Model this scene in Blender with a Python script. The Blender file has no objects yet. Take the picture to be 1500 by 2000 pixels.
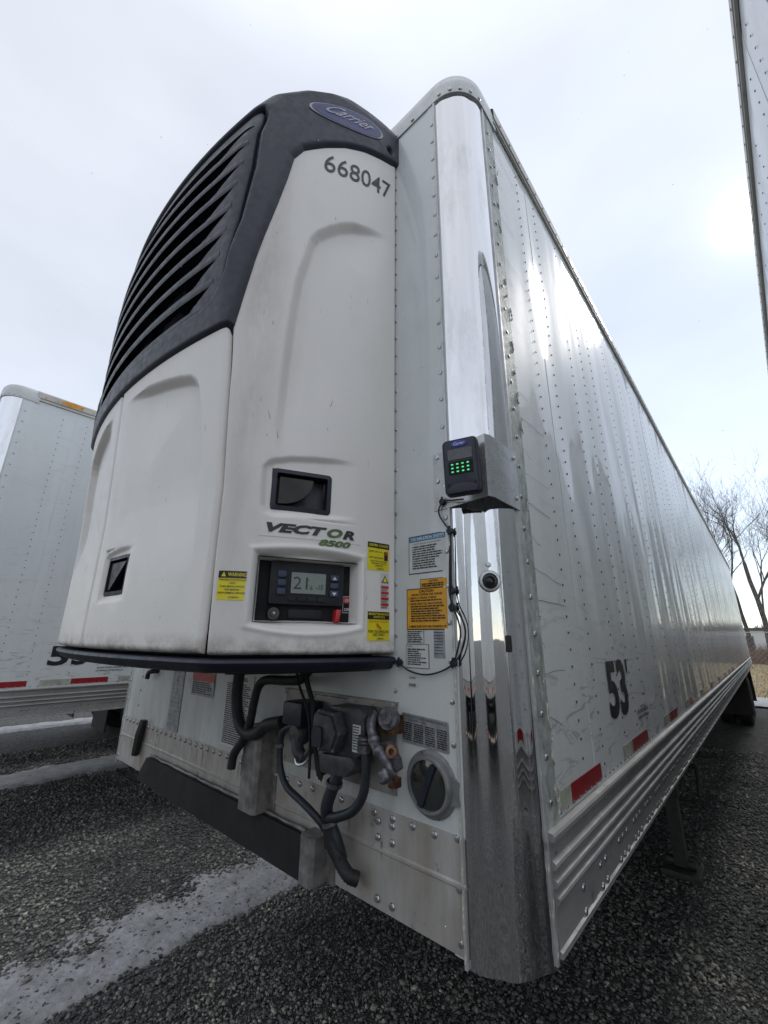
import bpy, bmesh, math, random
import numpy as np
from mathutils import Vector, Matrix
random.seed(7); rng = np.random.default_rng(7)
S = bpy.context.scene
col = S.collection
# ------------------------------------------------------------------ camera, world, sun, exposure
cam_d = bpy.data.cameras.new('camera'); cam = bpy.data.objects.new('camera', cam_d); col.objects.link(cam)
_r = Vector((0.74760672, 0.66407829, 0.0091818)); _u = Vector((0.18728699, -0.2240678, 0.95640849)); _f = Vector((-0.63718746, 0.71329773, 0.2918878))
cam.matrix_world = Matrix(((_r.x, _u.x, -_f.x, 1.789), (_r.y, _u.y, -_f.y, -.999), (_r.z, _u.z, -_f.z, 1.798), (0, 0, 0, 1)))
cam_d.sensor_fit = 'VERTICAL'; cam_d.sensor_height = 36; cam_d.lens = 806 / 2000 * 36
cam_d.clip_start = .02; cam_d.clip_end = 2000
S.camera = cam
SUN = Vector((0.10365873, 0.7535015, 0.64922289)).normalized()
W = bpy.data.worlds.new('World'); S.world = W; W.use_nodes = True
nt = W.node_tree; nt.nodes.clear()
def wn(t, **k):
    n = nt.nodes.new(t)
    for a, b in k.items(): setattr(n, a, b)
    return n
wout = wn('ShaderNodeOutputWorld'); add = wn('ShaderNodeAddShader')
sky = wn('ShaderNodeTexSky', sky_type='NISHITA', sun_disc=False); sky.sun_elevation = math.asin(SUN.z); sky.sun_rotation = math.atan2(SUN.x, SUN.y)
sky.air_density = 1.0; sky.dust_density = 0.0
b1 = wn('ShaderNodeBackground'); b1.inputs['Strength'].default_value = .05
b2 = wn('ShaderNodeBackground'); b2.inputs['Strength'].default_value = 1.0
tc = wn('ShaderNodeTexCoord'); sep = wn('ShaderNodeSeparateXYZ'); nt.links.new(tc.outputs['Generated'], sep.inputs[0])
ramp = wn('ShaderNodeValToRGB'); e = ramp.color_ramp.elements      # plain overcast: a little dimmer near the horizon
e[0].position = 0.0; e[0].color = (.47, .475, .488, 1); e[1].position = 1.0; e[1].color = (.80, .81, .83, 1)
for p_, c_ in ((.12, (.475, .48, .493, 1)), (.6, (.475, .48, .493, 1)), (.88, (.51, .512, .52, 1)),): x_ = e.new(p_); x_.color = c_
nt.links.new(sep.outputs['Z'], ramp.inputs[0])
mp = wn('ShaderNodeMapping'); mp.inputs['Scale'].default_value = (1, 1, 2.2); nt.links.new(tc.outputs['Generated'], mp.inputs[0])
noi = wn('ShaderNodeTexNoise'); noi.inputs['Scale'].default_value = 2.6; noi.inputs['Detail'].default_value = 5; noi.inputs['Roughness'].default_value = .45; nt.links.new(mp.outputs[0], noi.inputs[0])
mr = wn('ShaderNodeMapRange'); mr.inputs[1].default_value = .3; mr.inputs[2].default_value = .7; mr.inputs[3].default_value = .90; mr.inputs[4].default_value = 1.09
nt.links.new(noi.outputs[0], mr.inputs[0])
mul = wn('ShaderNodeVectorMath', operation='SCALE'); nt.links.new(ramp.outputs[0], mul.inputs[0]); nt.links.new(mr.outputs[0], mul.inputs['Scale'])
dot = wn('ShaderNodeVectorMath', operation='DOT_PRODUCT'); nrm = wn('ShaderNodeVectorMath', operation='NORMALIZE'); nt.links.new(tc.outputs['Generated'], nrm.inputs[0])
nt.links.new(nrm.outputs[0], dot.inputs[0]); dot.inputs[1].default_value = SUN
def powr(ex, amp):
    m = wn('ShaderNodeMath', operation='MAXIMUM'); m.inputs[1].default_value = 0; nt.links.new(dot.outputs['Value'], m.inputs[0])
    p = wn('ShaderNodeMath', operation='POWER'); p.inputs[1].default_value = ex; nt.links.new(m.outputs[0], p.inputs[0])
    q = wn('ShaderNodeMath', operation='MULTIPLY'); q.inputs[1].default_value = amp; nt.links.new(p.outputs[0], q.inputs[0]); return q
g1, g2, g3 = powr(3000, 2.2), powr(350, .12), powr(16, .0)
a1 = wn('ShaderNodeMath', operation='ADD'); a2 = wn('ShaderNodeMath', operation='ADD')
nt.links.new(g1.outputs[0], a1.inputs[0]); nt.links.new(g2.outputs[0], a1.inputs[1]); nt.links.new(a1.outputs[0], a2.inputs[0]); nt.links.new(g3.outputs[0], a2.inputs[1])
gl = wn('ShaderNodeVectorMath', operation='SCALE'); gl.inputs[0].default_value = (1, .985, .95); nt.links.new(a2.outputs[0], gl.inputs['Scale'])
sm = wn('ShaderNodeVectorMath', operation='ADD'); nt.links.new(mul.outputs[0], sm.inputs[0]); nt.links.new(gl.outputs[0], sm.inputs[1])
nt.links.new(sky.outputs[0], b1.inputs[0]); nt.links.new(sm.outputs[0], b2.inputs[0])
nt.links.new(b1.outputs[0], add.inputs[0]); nt.links.new(b2.outputs[0], add.inputs[1]); nt.links.new(add.outputs[0], wout.inputs[0])
sd_ = bpy.data.lights.new('sun', 'SUN'); so = bpy.data.objects.new('sun', sd_); col.objects.link(so)
sd_.energy = .5; sd_.angle = math.radians(11); sd_.color = (1, .96, .9); so.rotation_euler = (-SUN).to_track_quat('-Z', 'Y').to_euler(); so.location = (5, 30, 30)
S.view_settings.view_transform = 'Standard'; S.view_settings.look = 'None'; S.view_settings.exposure = 0.55; S.view_settings.gamma = 1; S.view_settings.use_curve_mapping = False
S.render.engine = 'CYCLES'; S.cycles.max_bounces = 7; S.cycles.glossy_bounces = 5; S.cycles.use_denoising = True

# ------------------------------------------------------------------ materials
M = {}
class NT:
    def __init__(s, name):
        s.m = bpy.data.materials.new(name); s.m.use_nodes = True; s.t = s.m.node_tree; s.b = s.t.nodes['Principled BSDF']
        s.c = s.n('ShaderNodeTexCoord')
    def n(s, t, **k):
        n = s.t.nodes.new(t)
        for a, b in k.items(): setattr(n, a, b)
        return n
    def l(s, a, b): s.t.links.new(a, b)
    def noise(s, scale, detail=4, rough=.55, stretch=(1, 1, 1), dist=0, off=(0, 0, 0)):
        mp = s.n('ShaderNodeMapping'); mp.inputs['Scale'].default_value = stretch; mp.inputs['Location'].default_value = off; s.l(s.c.outputs['Object'], mp.inputs[0])
        n = s.n('ShaderNodeTexNoise'); n.inputs['Scale'].default_value = scale; n.inputs['Detail'].default_value = detail; n.inputs['Roughness'].default_value = rough; n.inputs['Distortion'].default_value = dist
        s.l(mp.outputs[0], n.inputs[0]); return n.outputs[0]
    def rng(s, x, a, b, c=0., d=1.):
        r = s.n('ShaderNodeMapRange'); r.inputs[1].default_value = a; r.inputs[2].default_value = b; r.inputs[3].default_value = c; r.inputs[4].default_value = d; s.l(x, r.inputs[0]); return r.outputs[0]
    def math(s, op, x, y=None):
        m = s.n('ShaderNodeMath', operation=op)
        for i, v in enumerate((x, y)):
            if v is None: continue
            if isinstance(v, (int, float)): m.inputs[i].default_value = v
            else: s.l(v, m.inputs[i])
        return m.outputs[0]
    def mix(s, f, a, b):
        m = s.n('ShaderNodeMix', data_type='RGBA')
        if isinstance(f, (int, float)): m.inputs[0].default_value = f
        else: s.l(f, m.inputs[0])
        for i, v in ((6, a), (7, b)):
            if isinstance(v, tuple): m.inputs[i].default_value = (*v, 1)
            else: s.l(v, m.inputs[i])
        return m.outputs[2]
    def bump(s, h, strength, dist, prev=None):
        b = s.n('ShaderNodeBump'); b.inputs['Strength'].default_value = strength; b.inputs['Distance'].default_value = dist; s.l(h, b.inputs['Height'])
        if prev is not None: s.l(prev, b.inputs['Normal'])
        return b.outputs[0]
    def set(s, **k):
        for a, v in k.items():
            i = s.b.inputs[a.replace('_', ' ')]
            if isinstance(v, (int, float)): i.default_value = v
            elif isinstance(v, tuple): i.default_value = (*v, 1)
            else: s.l(v, i)
    def axis(s, i):
        q = s.n('ShaderNodeSeparateXYZ'); s.l(s.c.outputs['Object'], q.inputs[0]); return q.outputs[i]

def simple(name, c, rough=.5, metal=0., coat=0., var=.12, nscale=30, bump=0.):
    n = NT(name)
    dark = tuple(x * (1 - var * 2) for x in c); lite = tuple(min(1, x * (1 + var)) for x in c)
    ns = n.noise(nscale, 4)
    n.set(Base_Color=n.mix(n.rng(ns, .3, .7), dark, lite), Roughness=n.rng(n.noise(nscale * .6, 3), .3, .7, max(.02, rough - .08), rough + .1), Metallic=metal, Coat_Weight=coat)
    if bump: n.set(Normal=n.bump(ns, 1, bump))
    M[name] = n.m; return n.m
simple('black_plastic', (.011, .0145, .028), .46, var=.03, nscale=60, bump=.0001)
simple('black_rubber', (.018, .018, .019), .6, var=.2, nscale=80, bump=.0006)
simple('black_matte', (.006, .006, .007), .7)
simple('black_gloss', (.01, .01, .012), .22)
simple('panel_black', (.004, .0045, .006), .8)
simple('controller_black', (.008, .009, .013), .62, var=.08)
simple('skid_black', (.009, .009, .010), .7, nscale=12, var=.3, bump=.001)
simple('hose_grey', (.02, .025, .031), .5, nscale=60)
simple('dark_steel', (.05, .048, .046), .6, .3, nscale=20, bump=.001)
simple('bracket_grey', (.25, .235, .225), .55, .3, nscale=25, var=.25)
simple('receptacle_grey', (.045, .047, .052), .5, nscale=40, var=.3, bump=.0008)
simple('cast_metal', (.16, .155, .17), .42, .6, nscale=50, var=.35, bump=.001)
simple('bronze', (.24, .13, .07), .45, .8, nscale=40, var=.4)
simple('rivet_metal', (.5, .5, .52), .3, .9, nscale=90)
simple('rivet_dark', (.085, .09, .095), .5, .1, nscale=90)
simple('grime_brown', (.27, .20, .15), .8, nscale=60, var=.35)
simple('sealant', (.55, .54, .46), .7, nscale=90, var=.2, bump=.002)
simple('ring_grey', (.2, .205, .205), .45, .2, nscale=40)
simple('tyre_rubber', (.02, .02, .02), .8, bump=.002)
simple('rim_grey', (.3, .3, .31), .5, .5)
simple('underframe', (.03, .03, .03), .8)
simple('sticker_yellow', (.78, .66, .02), .35, var=.04)
simple('sticker_orange', (.75, .36, .015), .4, var=.05)
simple('sticker_white', (.6, .61, .6), .45, var=.05)
simple('sticker_grey', (.33, .34, .36), .4, .3, var=.2)
simple('sticker_blue', (.05, .2, .36), .4)
simple('print_black', (.012, .012, .014), .4)
simple('print_orange', (.7, .16, .01), .4)
simple('print_red', (.5, .025, .03), .4)
simple('print_green', (.11, .17, .045), .4, var=.3)
simple('print_dark_blue', (.02, .03, .09), .4)
simple('print_grey', (.16, .17, .18), .4)
simple('print_white', (.7, .7, .7), .4)
simple('number_grey', (.055, .06, .065), .5, nscale=50, var=.35)
simple('logo_blue', (.035, .045, .16), .35)
simple('logo_blue_bright', (.03, .06, .45), .3)
simple('logo_silver', (.38, .36, .4), .35, .4)
simple('lcd', (.21, .25, .22), .25, var=.04)
simple('lcd_ink', (.03, .035, .03), .4)
simple('red_plastic', (.6, .025, .03), .35)
simple('button_blue', (.03, .045, .1), .45)
simple('leaf_brown', (.19, .09, .05), .7, nscale=60, var=.3)
simple('bark', (.12, .105, .095), .9, nscale=8, var=.35)
simple('fence_steel', (.55, .56, .57), .5, .4)
simple('far_white', (.62, .63, .64), .5)
simple('far_dark', (.08, .08, .09), .5)
simple('screen_grey', (.10, .105, .11), .3)
simple('orange_mark', (.7, .28, .01), .5)
simple('door_rubber', (.02, .02, .02), .7)
n = NT('green_glow'); n.set(Base_Color=(.05, .4, .15), Emission_Color=(.12, 1, .35), Emission_Strength=.4); M['green_glow'] = n.m
n = NT('snowflake'); n.set(Base_Color=(.85, .87, .9), Roughness=.6); M['snowflake'] = n.m
n = NT('lens_glass'); n.set(Base_Color=(.03, .034, .03), Roughness=.10, Coat_Weight=.7); M['lens_glass'] = n.m

def grime(n, base, dirt, amt_lo, amt_hi, scale=6, stretch=(1, 1, .25)):
    g = n.rng(n.noise(scale, 7, .65, stretch), amt_lo, amt_hi); return n.mix(g, base, dirt), g
# painted white aluminium side sheet: glossy, buckled, scuffed
def side_paint(name, amp, base=(.74, .755, .74), gloss=.05, scuff=True):
    n = NT(name)
    y = n.axis(1); z = n.axis(2)
    c = n.mix(n.rng(n.noise(1.3, 6, .6, (1, 1, .35)), .35, .68), base, tuple(x * .86 for x in base))
    sc = n.rng(n.noise(9, 8, .72, (1, .5, 2.2), dist=1.5), .545, .63, 0, .85)
    low = n.rng(z, 1.38, 2.0, 1, .14)
    if scuff: c = n.mix(n.math('MULTIPLY', sc, low), c, (.22, .225, .21))
    st = n.rng(n.noise(22, 5, .6, (1, 3, .05)), .62, .72, 0, .35); c = n.mix(n.math('MULTIPLY', st, n.rng(z, 1.3, 3.9, .9, .25)), c, (.26, .26, .25))
    n.set(Base_Color=c, Roughness=.45, Coat_Weight=.55, Coat_Roughness=n.rng(n.noise(5, 6, .7), .35, .75, gloss * .6, gloss * 2.2), Coat_IOR=1.45)
    s1 = n.math('SINE', n.math('MULTIPLY', y, 2 * math.pi / .41))
    s2 = n.noise(1.1, 2, .5, (1, 2.0, .55)); s3 = n.noise(3.5, 1.5, .4, (1, 1.3, .5))
    bn = n.bump(s1, 1, amp * .0006)
    bn = n.bump(s2, 1, amp * .028, bn); bn = n.bump(s3, 1, amp * .0035, bn)
    n.set(Coat_Normal=bn); n.set(Normal=n.bump(n.noise(60, 3), 1, .0003, bn))
    M[name] = n.m
side_paint('side_paint', 1.0)
side_paint('side_paint_other', .6, base=(.70, .72, .72), gloss=.12)
# front wall white
n = NT('front_paint'); z = n.axis(2); x = n.axis(0)
c = n.mix(n.rng(n.noise(3, 6, .6), .35, .7), (.63, .65, .645), (.55, .575, .57))
d = n.math('MULTIPLY', n.rng(n.noise(5, 8, .7, (1.4, 1, .4)), .40, .62), n.rng(z, 1.2, 1.75, 1, .0)); d = n.math('MULTIPLY', d, n.rng(x, .75, 1.1, 1, .35))
c = n.mix(n.math('MULTIPLY', d, .8), c, (.30, .26, .215))
sp = n.rng(n.noise(55, 3, .6), .70, .74, 0, .8); c = n.mix(sp, c, (.12, .12, .12))
n.set(Base_Color=c, Roughness=.35, Coat_Weight=.6, Coat_Roughness=.06, Normal=n.bump(n.noise(1.6, 3, .5, (1, 1, .6)), 1, .012)); M['front_paint'] = n.m
n = NT('kick_aluminium'); z = n.axis(2)
c = n.mix(n.rng(n.noise(7, 8, .7, (1, 1, .22)), .36, .66), (.52, .505, .485), (.33, .285, .245))
c = n.mix(n.rng(n.noise(19, 6, .7), .62, .70, 0, .9), c, (.10, .08, .07))
n.set(Base_Color=c, Roughness=n.rng(n.noise(12, 5), .3, .7, .35, .6), Metallic=.35, Normal=n.bump(n.noise(2, 3), 1, .01)); M['kick_aluminium'] = n.m
# chrome corner post
def chrome(name, lo, hi, amp):
    n = NT(name); z = n.axis(2)
    c = n.mix(n.rng(n.noise(9, 6, .7, (1, 1, .3)), .5, .72, 0, .55), (.78, .78, .79), (.5, .49, .47))
    r = n.rng(n.noise(6, 7, .7, (1.5, 1.5, .4)), .40, .75, lo, hi)
    n.set(Base_Color=c, Roughness=r, Metallic=1.0)
    bn = n.bump(n.noise(3.6, 1, .3, (2.4, 2.4, .12)), 1, amp); bn = n.bump(n.noise(1.3, 1, .3, (1, 1, .5)), 1, amp * .6, bn)
    bn = n.bump(n.noise(150, 3, .6, (1, 1, .15)), 1, .00005, bn)
    n.set(Normal=bn); M[name] = n.m
chrome('chrome_post', .012, .05, .014)
chrome('satin_post', .14, .30, .01)
def alu(name, c0, c1, rough, metal, dirt=.5):
    n = NT(name)
    c = n.mix(n.rng(n.noise(8, 7, .7, (1, .3, 1)), .35, .7), c0, c1)
    c = n.mix(n.rng(n.noise(26, 6, .7, (1, .6, 1)), .60, .70, 0, dirt), c, (.13, .12, .105))
    n.set(Base_Color=c, Roughness=n.rng(n.noise(15, 4), .3, .7, rough - .08, rough + .12), Metallic=metal, Normal=n.bump(n.noise(5, 4), 1, .004)); M[name] = n.m
alu('rail_aluminium', (.36, .36, .35), (.25, .245, .23), .5, .3)
alu('cap_aluminium', (.58, .59, .59), (.42, .42, .40), .38, .45)
alu('roof_rail_alu', (.50, .475, .42), (.33, .31, .27), .42, .35)
alu('bracket_alu', (.56, .57, .58), (.45, .45, .45), .28, .75, .3)
alu('connector_plate', (.34, .325, .31), (.21, .19, .17), .45, .5, .8)
# scraped sealant strip beside the post
n = NT('scraped_strip')
c = n.mix(n.rng(n.noise(20, 9, .75, (1, 1, .5), dist=1), .40, .60), (.50, .53, .50), (.24, .255, .235))
c = n.mix(n.rng(n.noise(45, 6, .7, (1, 1, .6)), .60, .68), c, (.62, .61, .56))
n.set(Base_Color=c, Roughness=.5, Metallic=.15, Normal=n.bump(n.noise(60, 6, .7), 1, .002)); M['scraped_strip'] = n.m
# white door plastic of the refrigeration unit
n = NT('unit_white'); z = n.axis(2); x = n.axis(0); y = n.axis(1)
c = n.mix(n.rng(n.noise(2.2, 6, .6, (1, 1, .5)), .35, .7), (.82, .785, .75), (.76, .73, .695))
c = n.mix(n.rng(n.noise(7, 8, .7, (1, 1, .3)), .58, .78, 0, .16), c, (.50, .47, .43))
c = n.mix(n.rng(n.noise(30, 5, .65, (1, 1, .18)), .735, .76, 0, .7), c, (.2, .2, .195))
edge = n.math('MULTIPLY', n.rng(n.math('ABSOLUTE', n.math('SUBTRACT', x, .765)), .0, .06, 1, 0), n.rng(n.noise(9, 7, .7, (1, 1, .3)), .35, .6, .2, .85))
c = n.mix(n.math('MULTIPLY', edge, n.rng(z, 1.05, .3, .8, .4)), c, (.42, .38, .33))
bot = n.math('MULTIPLY', n.rng(z, .11, .054, 0, 1), n.rng(n.noise(16, 7, .7), .42, .6, .1, .9)); c = n.mix(bot, c, (.27, .235, .20))
n.set(Base_Color=c, Roughness=n.rng(n.noise(20, 4), .3, .7, .34, .5), Normal=n.bump(n.noise(90, 4), 1, .0004)); M['unit_white'] = n.m
n = NT('reflective_red'); v = n.n('ShaderNodeTexVoronoi'); v.inputs['Scale'].default_value = 260; n.l(n.c.outputs['Object'], v.inputs[0])
n.set(Base_Color=n.mix(n.rng(v.outputs[0], 0, .7), (.42, .012, .02), (.26, .008, .012)), Roughness=.3, Coat_Weight=.5); M['reflective_red'] = n.m
n = NT('reflective_white'); n.set(Base_Color=n.mix(n.rng(n.noise(12, 8, .75), .40, .62), (.46, .46, .38), (.30, .29, .24)), Roughness=.45); M['reflective_white'] = n.m
# ground
n = NT('gravel')
v = n.n('ShaderNodeTexVoronoi'); v.inputs['Scale'].default_value = 60; n.l(n.c.outputs['Object'], v.inputs[0])
v2 = n.n('ShaderNodeTexVoronoi', feature='DISTANCE_TO_EDGE'); v2.inputs['Scale'].default_value = 60; n.l(n.c.outputs['Object'], v2.inputs[0])
sp_ = n.n('ShaderNodeSeparateColor'); n.l(v.outputs['Color'], sp_.inputs[0])
cr = n.n('ShaderNodeValToRGB'); el = cr.color_ramp.elements
el[0].color = (.06, .063, .062, 1); el[0].position = .0; el[1].color = (.45, .43, .36, 1); el[1].position = 1
for p_, c_ in ((.35, (.16, .163, .156, 1)), (.7, (.24, .24, .22, 1)), (.9, (.34, .33, .29, 1))): q_ = el.new(p_); q_.color = c_
n.l(sp_.outputs[0], cr.inputs[0])
c = n.mix(n.rng(v2.outputs[0], 0, .25), (.02, .02, .02), cr.outputs[0])
c = n.mix(n.rng(n.noise(.9, 7, .68), .40, .62, 0, .55), c, (.065, .067, .062)); c = n.mix(n.rng(n.noise(11, 5, .7), .45, .65, 0, .4), c, (.30, .295, .26))
n.set(Base_Color=c, Roughness=.85, Normal=n.bump(n.rng(v2.outputs[0], 0, .3), 1, .012)); M['gravel'] = n.m
n = NT('gravel_stone')
oi = n.n('ShaderNodeVertexColor', layer_name='tone')
cr = n.n('ShaderNodeValToRGB'); el = cr.color_ramp.elements
el[0].color = (.06, .064, .062, 1); el[1].color = (.62, .58, .47, 1)
for p_, c_ in ((.3, (.16, .165, .156, 1)), (.6, (.25, .248, .225, 1)), (.85, (.37, .355, .30, 1))): q_ = el.new(p_); q_.color = c_
so_ = n.n('ShaderNodeSeparateColor'); n.l(oi.outputs[0], so_.inputs[0]); n.l(so_.outputs[0], cr.inputs[0])
n.set(Base_Color=n.mix(n.rng(n.noise(200, 3), .3, .7, 0, .3), cr.outputs[0], (.05, .05, .05)), Roughness=.8); M['gravel_stone'] = n.m
n = NT('old_snow'); n.set(Base_Color=n.mix(n.rng(n.noise(7, 8, .7), .40, .66), (.46, .46, .465), (.27, .27, .265)), Roughness=.75, Normal=n.bump(n.noise(60, 7, .75), 1, .008)); M['old_snow'] = n.m
n = NT('dry_grass'); n.set(Base_Color=n.mix(n.rng(n.noise(1.5, 9, .75, (1, 3, 1)), .35, .65), (.40, .31, .17), (.24, .18, .09)), Roughness=.95, Normal=n.bump(n.noise(14, 6, .7), 1, .06)); M['dry_grass'] = n.m
n = NT('brush_brown'); n.set(Base_Color=n.mix(n.rng(n.noise(2, 6, .7), .35, .65), (.17, .105, .09), (.25, .18, .13)), Roughness=.95); M['brush_brown'] = n.m
n = NT('far_wood'); n.set(Base_Color=n.mix(n.rng(n.noise(.12, 6, .7, (1, 1, 1)), .35, .65), (.15, .12, .13), (.22, .18, .19)), Roughness=1); M['far_wood'] = n.m

# ------------------------------------------------------------------ object helpers
ORG = {}
def tag(o, label=None, cat=None, group=None, kind=None):
    if label: o['label'] = label
    if cat: o['category'] = cat
    if group: o['group'] = group
    if kind: o['kind'] = kind
    return o
def thing(name, label, cat, loc, group=None):
    o = bpy.data.objects.new(name, None); col.objects.link(o); o.location = loc; o.empty_display_size = .2
    ORG[o.name] = Vector(loc); return tag(o, label, cat, group)
def mk(name, V, Fc, mat, parent=None, smooth=40, kind=None, label=None, loc=None, bevel=0, cat=None, group=None):
    me = bpy.data.meshes.new(name)
    og = ORG[parent.name] if parent is not None else Vector(loc or (0, 0, 0))
    V = np.asarray(V, float).reshape(-1, 3) - np.array(og)
    me.from_pydata(V.tolist() if not isinstance(V, list) else V, [], [list(map(int, f)) for f in Fc]) if not (isinstance(Fc, np.ndarray)) else me.from_pydata(V.tolist(), [], Fc.tolist())
    me.materials.append(M[mat] if isinstance(mat, str) else mat)
    if bevel:
        bm = bmesh.new(); bm.from_mesh(me); bmesh.ops.remove_doubles(bm, verts=bm.verts, dist=1e-6)
        es = [e_ for e_ in bm.edges if e_.is_manifold and e_.calc_face_angle(0) > .5]
        bmesh.ops.bevel(bm, geom=es, offset=bevel, segments=2, affect='EDGES', profile=.6); bm.to_mesh(me); bm.free()
    me.validate(); me.update()
    if smooth:
        me.polygons.foreach_set('use_smooth', [True] * len(me.polygons)); me.set_sharp_from_angle(angle=math.radians(smooth))
    o = bpy.data.objects.new(name, me); col.objects.link(o)
    if parent is not None: o.parent = parent; ORG[o.name] = og
    else: o.location = og; ORG[o.name] = og
    return tag(o, label, cat, group, kind)
class MB:
    def __init__(s): s.v = []; s.f = []
    def raw(s, V, Fc):
        b = len(s.v); s.v += [tuple(p) for p in V]; s.f += [tuple(i + b for i in f) for f in Fc]; return s
    def box(s, x0, x1, y0, y1, z0, z1):
        V = [(x, y, z) for x in (x0, x1) for y in (y0, y1) for z in (z0, z1)]
        return s.raw(V, [(0, 1, 3, 2), (4, 6, 7, 5), (0, 4, 5, 1), (2, 3, 7, 6), (0, 2, 6, 4), (1, 5, 7, 3)])
    def fbox(s, fr, a0, a1, b0, b1, c0, c1):    # box in a frame: a right, b up, c outward
        V = [fr(a, b, c) for a in (a0, a1) for b in (b0, b1) for c in (c0, c1)]
        return s.raw(V, [(0, 1, 3, 2), (4, 6, 7, 5), (0, 4, 5, 1), (2, 3, 7, 6), (0, 2, 6, 4), (1, 5, 7, 3)])
    def prism(s, fr, pts, c0, c1):
        k = len(pts); V = [fr(a, b, c0) for a, b in pts] + [fr(a, b, c1) for a, b in pts]
        return s.raw(V, [tuple(range(k))[::-1], tuple(range(k, 2 * k))] + [(i, (i + 1) % k, k + (i + 1) % k, k + i) for i in range(k)])
    def tube(s, pts, r, k=10, cap=True, rib=0, ribd=0):
        pts = [Vector(p) for p in pts]; n_ = len(pts); V = []; Fc = []
        up = Vector((0, 0, 1)); T0 = (pts[1] - pts[0]).normalized()
        if abs(T0.z) > .9: up = Vector((1, 0, 0))
        A = T0.cross(up).normalized()
        for i, p in enumerate(pts):
            T = (pts[min(i + 1, n_ - 1)] - pts[max(i - 1, 0)]).normalized()
            A = (A - T * A.dot(T)).normalized(); B = T.cross(A)
            rr = r[i] if isinstance(r, (list, tuple, np.ndarray)) else r
            if rib and i % 2: rr -= ribd
            for j in range(k):
                t = 2 * math.pi * j / k; V.append(p + A * math.cos(t) * rr + B * math.sin(t) * rr)
        for i in range(n_ - 1):
            for j in range(k): Fc.append((i * k + j, i * k + (j + 1) % k, (i + 1) * k + (j + 1) % k, (i + 1) * k + j))
        if cap: Fc.append(tuple(range(k))[::-1]); Fc.append(tuple((n_ - 1) * k + j for j in range(k)))
        return s.raw(V, Fc)
    def dome(s, p, nrm, r, h=None, k=7):
        p = Vector(p); nrm = Vector(nrm).normalized(); h = h or r * .55
        a = nrm.orthogonal().normalized(); b = nrm.cross(a); V = []
        for rr, hh in ((r, 0), (r * .8, h * .62)):
            for j in range(k):
                t = 2 * math.pi * j / k; V.append(p + a * math.cos(t) * rr + b * math.sin(t) * rr + nrm * hh)
        V.append(p + nrm * h)
        Fc = [(j, (j + 1) % k, k + (j + 1) % k, k + j) for j in range(k)] + [(k + j, k + (j + 1) % k, 2 * k) for j in range(k)]
        return s.raw(V, Fc)
    def lathe(s, c, axis, prof, k=32, closed=False):   # prof: (radius, along)
        c = Vector(c); ax = Vector(axis).normalized(); a = ax.orthogonal().normalized(); b = ax.cross(a); V = []; m = len(prof)
        for j in range(k):
            t = 2 * math.pi * j / k; d = a * math.cos(t) + b * math.sin(t)
            for rr, hh in prof: V.append(c + d * rr + ax * hh)
        Fc = []
        for j in range(k):
            for i in range(m - 1 + (1 if closed else 0)):
                Fc.append((j * m + i, j * m + (i + 1) % m, ((j + 1) % k) * m + (i + 1) % m, ((j + 1) % k) * m + i))
        return s.raw(V, Fc)
    def done(s, name, mat, parent=None, **k): return mk(name, s.v, s.f, mat, parent, **k)
def spline(P_, k=8):
    P_ = [Vector(p) for p in P_]; out = []
    Q = [P_[0] * 2 - P_[1]] + P_ + [P_[-1] * 2 - P_[-2]]
    for i in range(1, len(Q) - 2):
        for j in range(k):
            t = j / k; a, b, c, d = Q[i - 1], Q[i], Q[i + 1], Q[i + 2]
            out.append(.5 * ((2 * b) + (c - a) * t + (2 * a - 5 * b + 4 * c - d) * t * t + (3 * b - a - 3 * c + d) * t ** 3))
    return out + [P_[-1]]
def resample(P_, step):
    out = [P_[0]]; acc = 0
    for a, b in zip(P_, P_[1:]):
        L = (b - a).length
        while acc + L >= step:
            t = (step - acc) / L; a = a.lerp(b, t); out.append(a); L = (b - a).length; acc = 0
        acc += L
    return out + [P_[-1]]
def copy_tree(o, parent=None):
    c = o.copy(); col.objects.link(c); c.parent = parent
    for ch in list(o.children): copy_tree(ch, c)
    return c

# text -> flat mesh (a, b) fitted into w x h
_tc = {}
def text_mesh(s, bold=0., shear=0.):
    key = (s, bold, shear)
    if key in _tc: return _tc[key]
    cu = bpy.data.curves.new('t', 'FONT'); cu.body = s; cu.offset = bold; cu.shear = shear; cu.resolution_u = 3; cu.align_x = 'LEFT'; cu.fill_mode = 'FRONT'
    ob = bpy.data.objects.new('t', cu); col.objects.link(ob); bpy.context.view_layer.update()
    me = bpy.data.meshes.new_from_object(ob.evaluated_get(bpy.context.evaluated_depsgraph_get()))
    V = np.array([v.co[:2] for v in me.vertices]); Fc = [tuple(p.vertices) for p in me.polygons]
    bpy.data.objects.remove(ob); bpy.data.curves.remove(cu); bpy.data.meshes.remove(me)
    V = V - V.min(0); V = V / V.max(0); _tc[key] = (V, Fc); return _tc[key]
def put_text(mb, fr, s, a0, a1, b0, b1, c=.0015, bold=.015, shear=0., rot=0):
    V, Fc = text_mesh(s, bold, shear)
    out = []
    for x, y in V:
        a = a0 + x * (a1 - a0); b = b0 + y * (b1 - b0) + rot * x * (a1 - a0); out.append(fr(a, b, c))
    mb.raw(out, Fc)
def words(mb, fr, a0, a1, b0, b1, c=.0012, fill=.8, cw=.55):   # a row of word-length dashes: print too small to read
    h = b1 - b0; x = a0; end = a0 + (a1 - a0) * fill
    while x < end:
        w = h * cw * random.randint(2, 9)
        w = min(w, end - x)
        if w > h * .3: mb.raw([fr(x, b0, c), fr(x + w, b0, c), fr(x + w, b1, c), fr(x, b1, c)], [(0, 1, 2, 3)])
        x += w + h * .6
def F_front(y0=0):    # right = +x on a wall facing -y
    return lambda a, b, c: (a, y0 - c, b)
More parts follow.
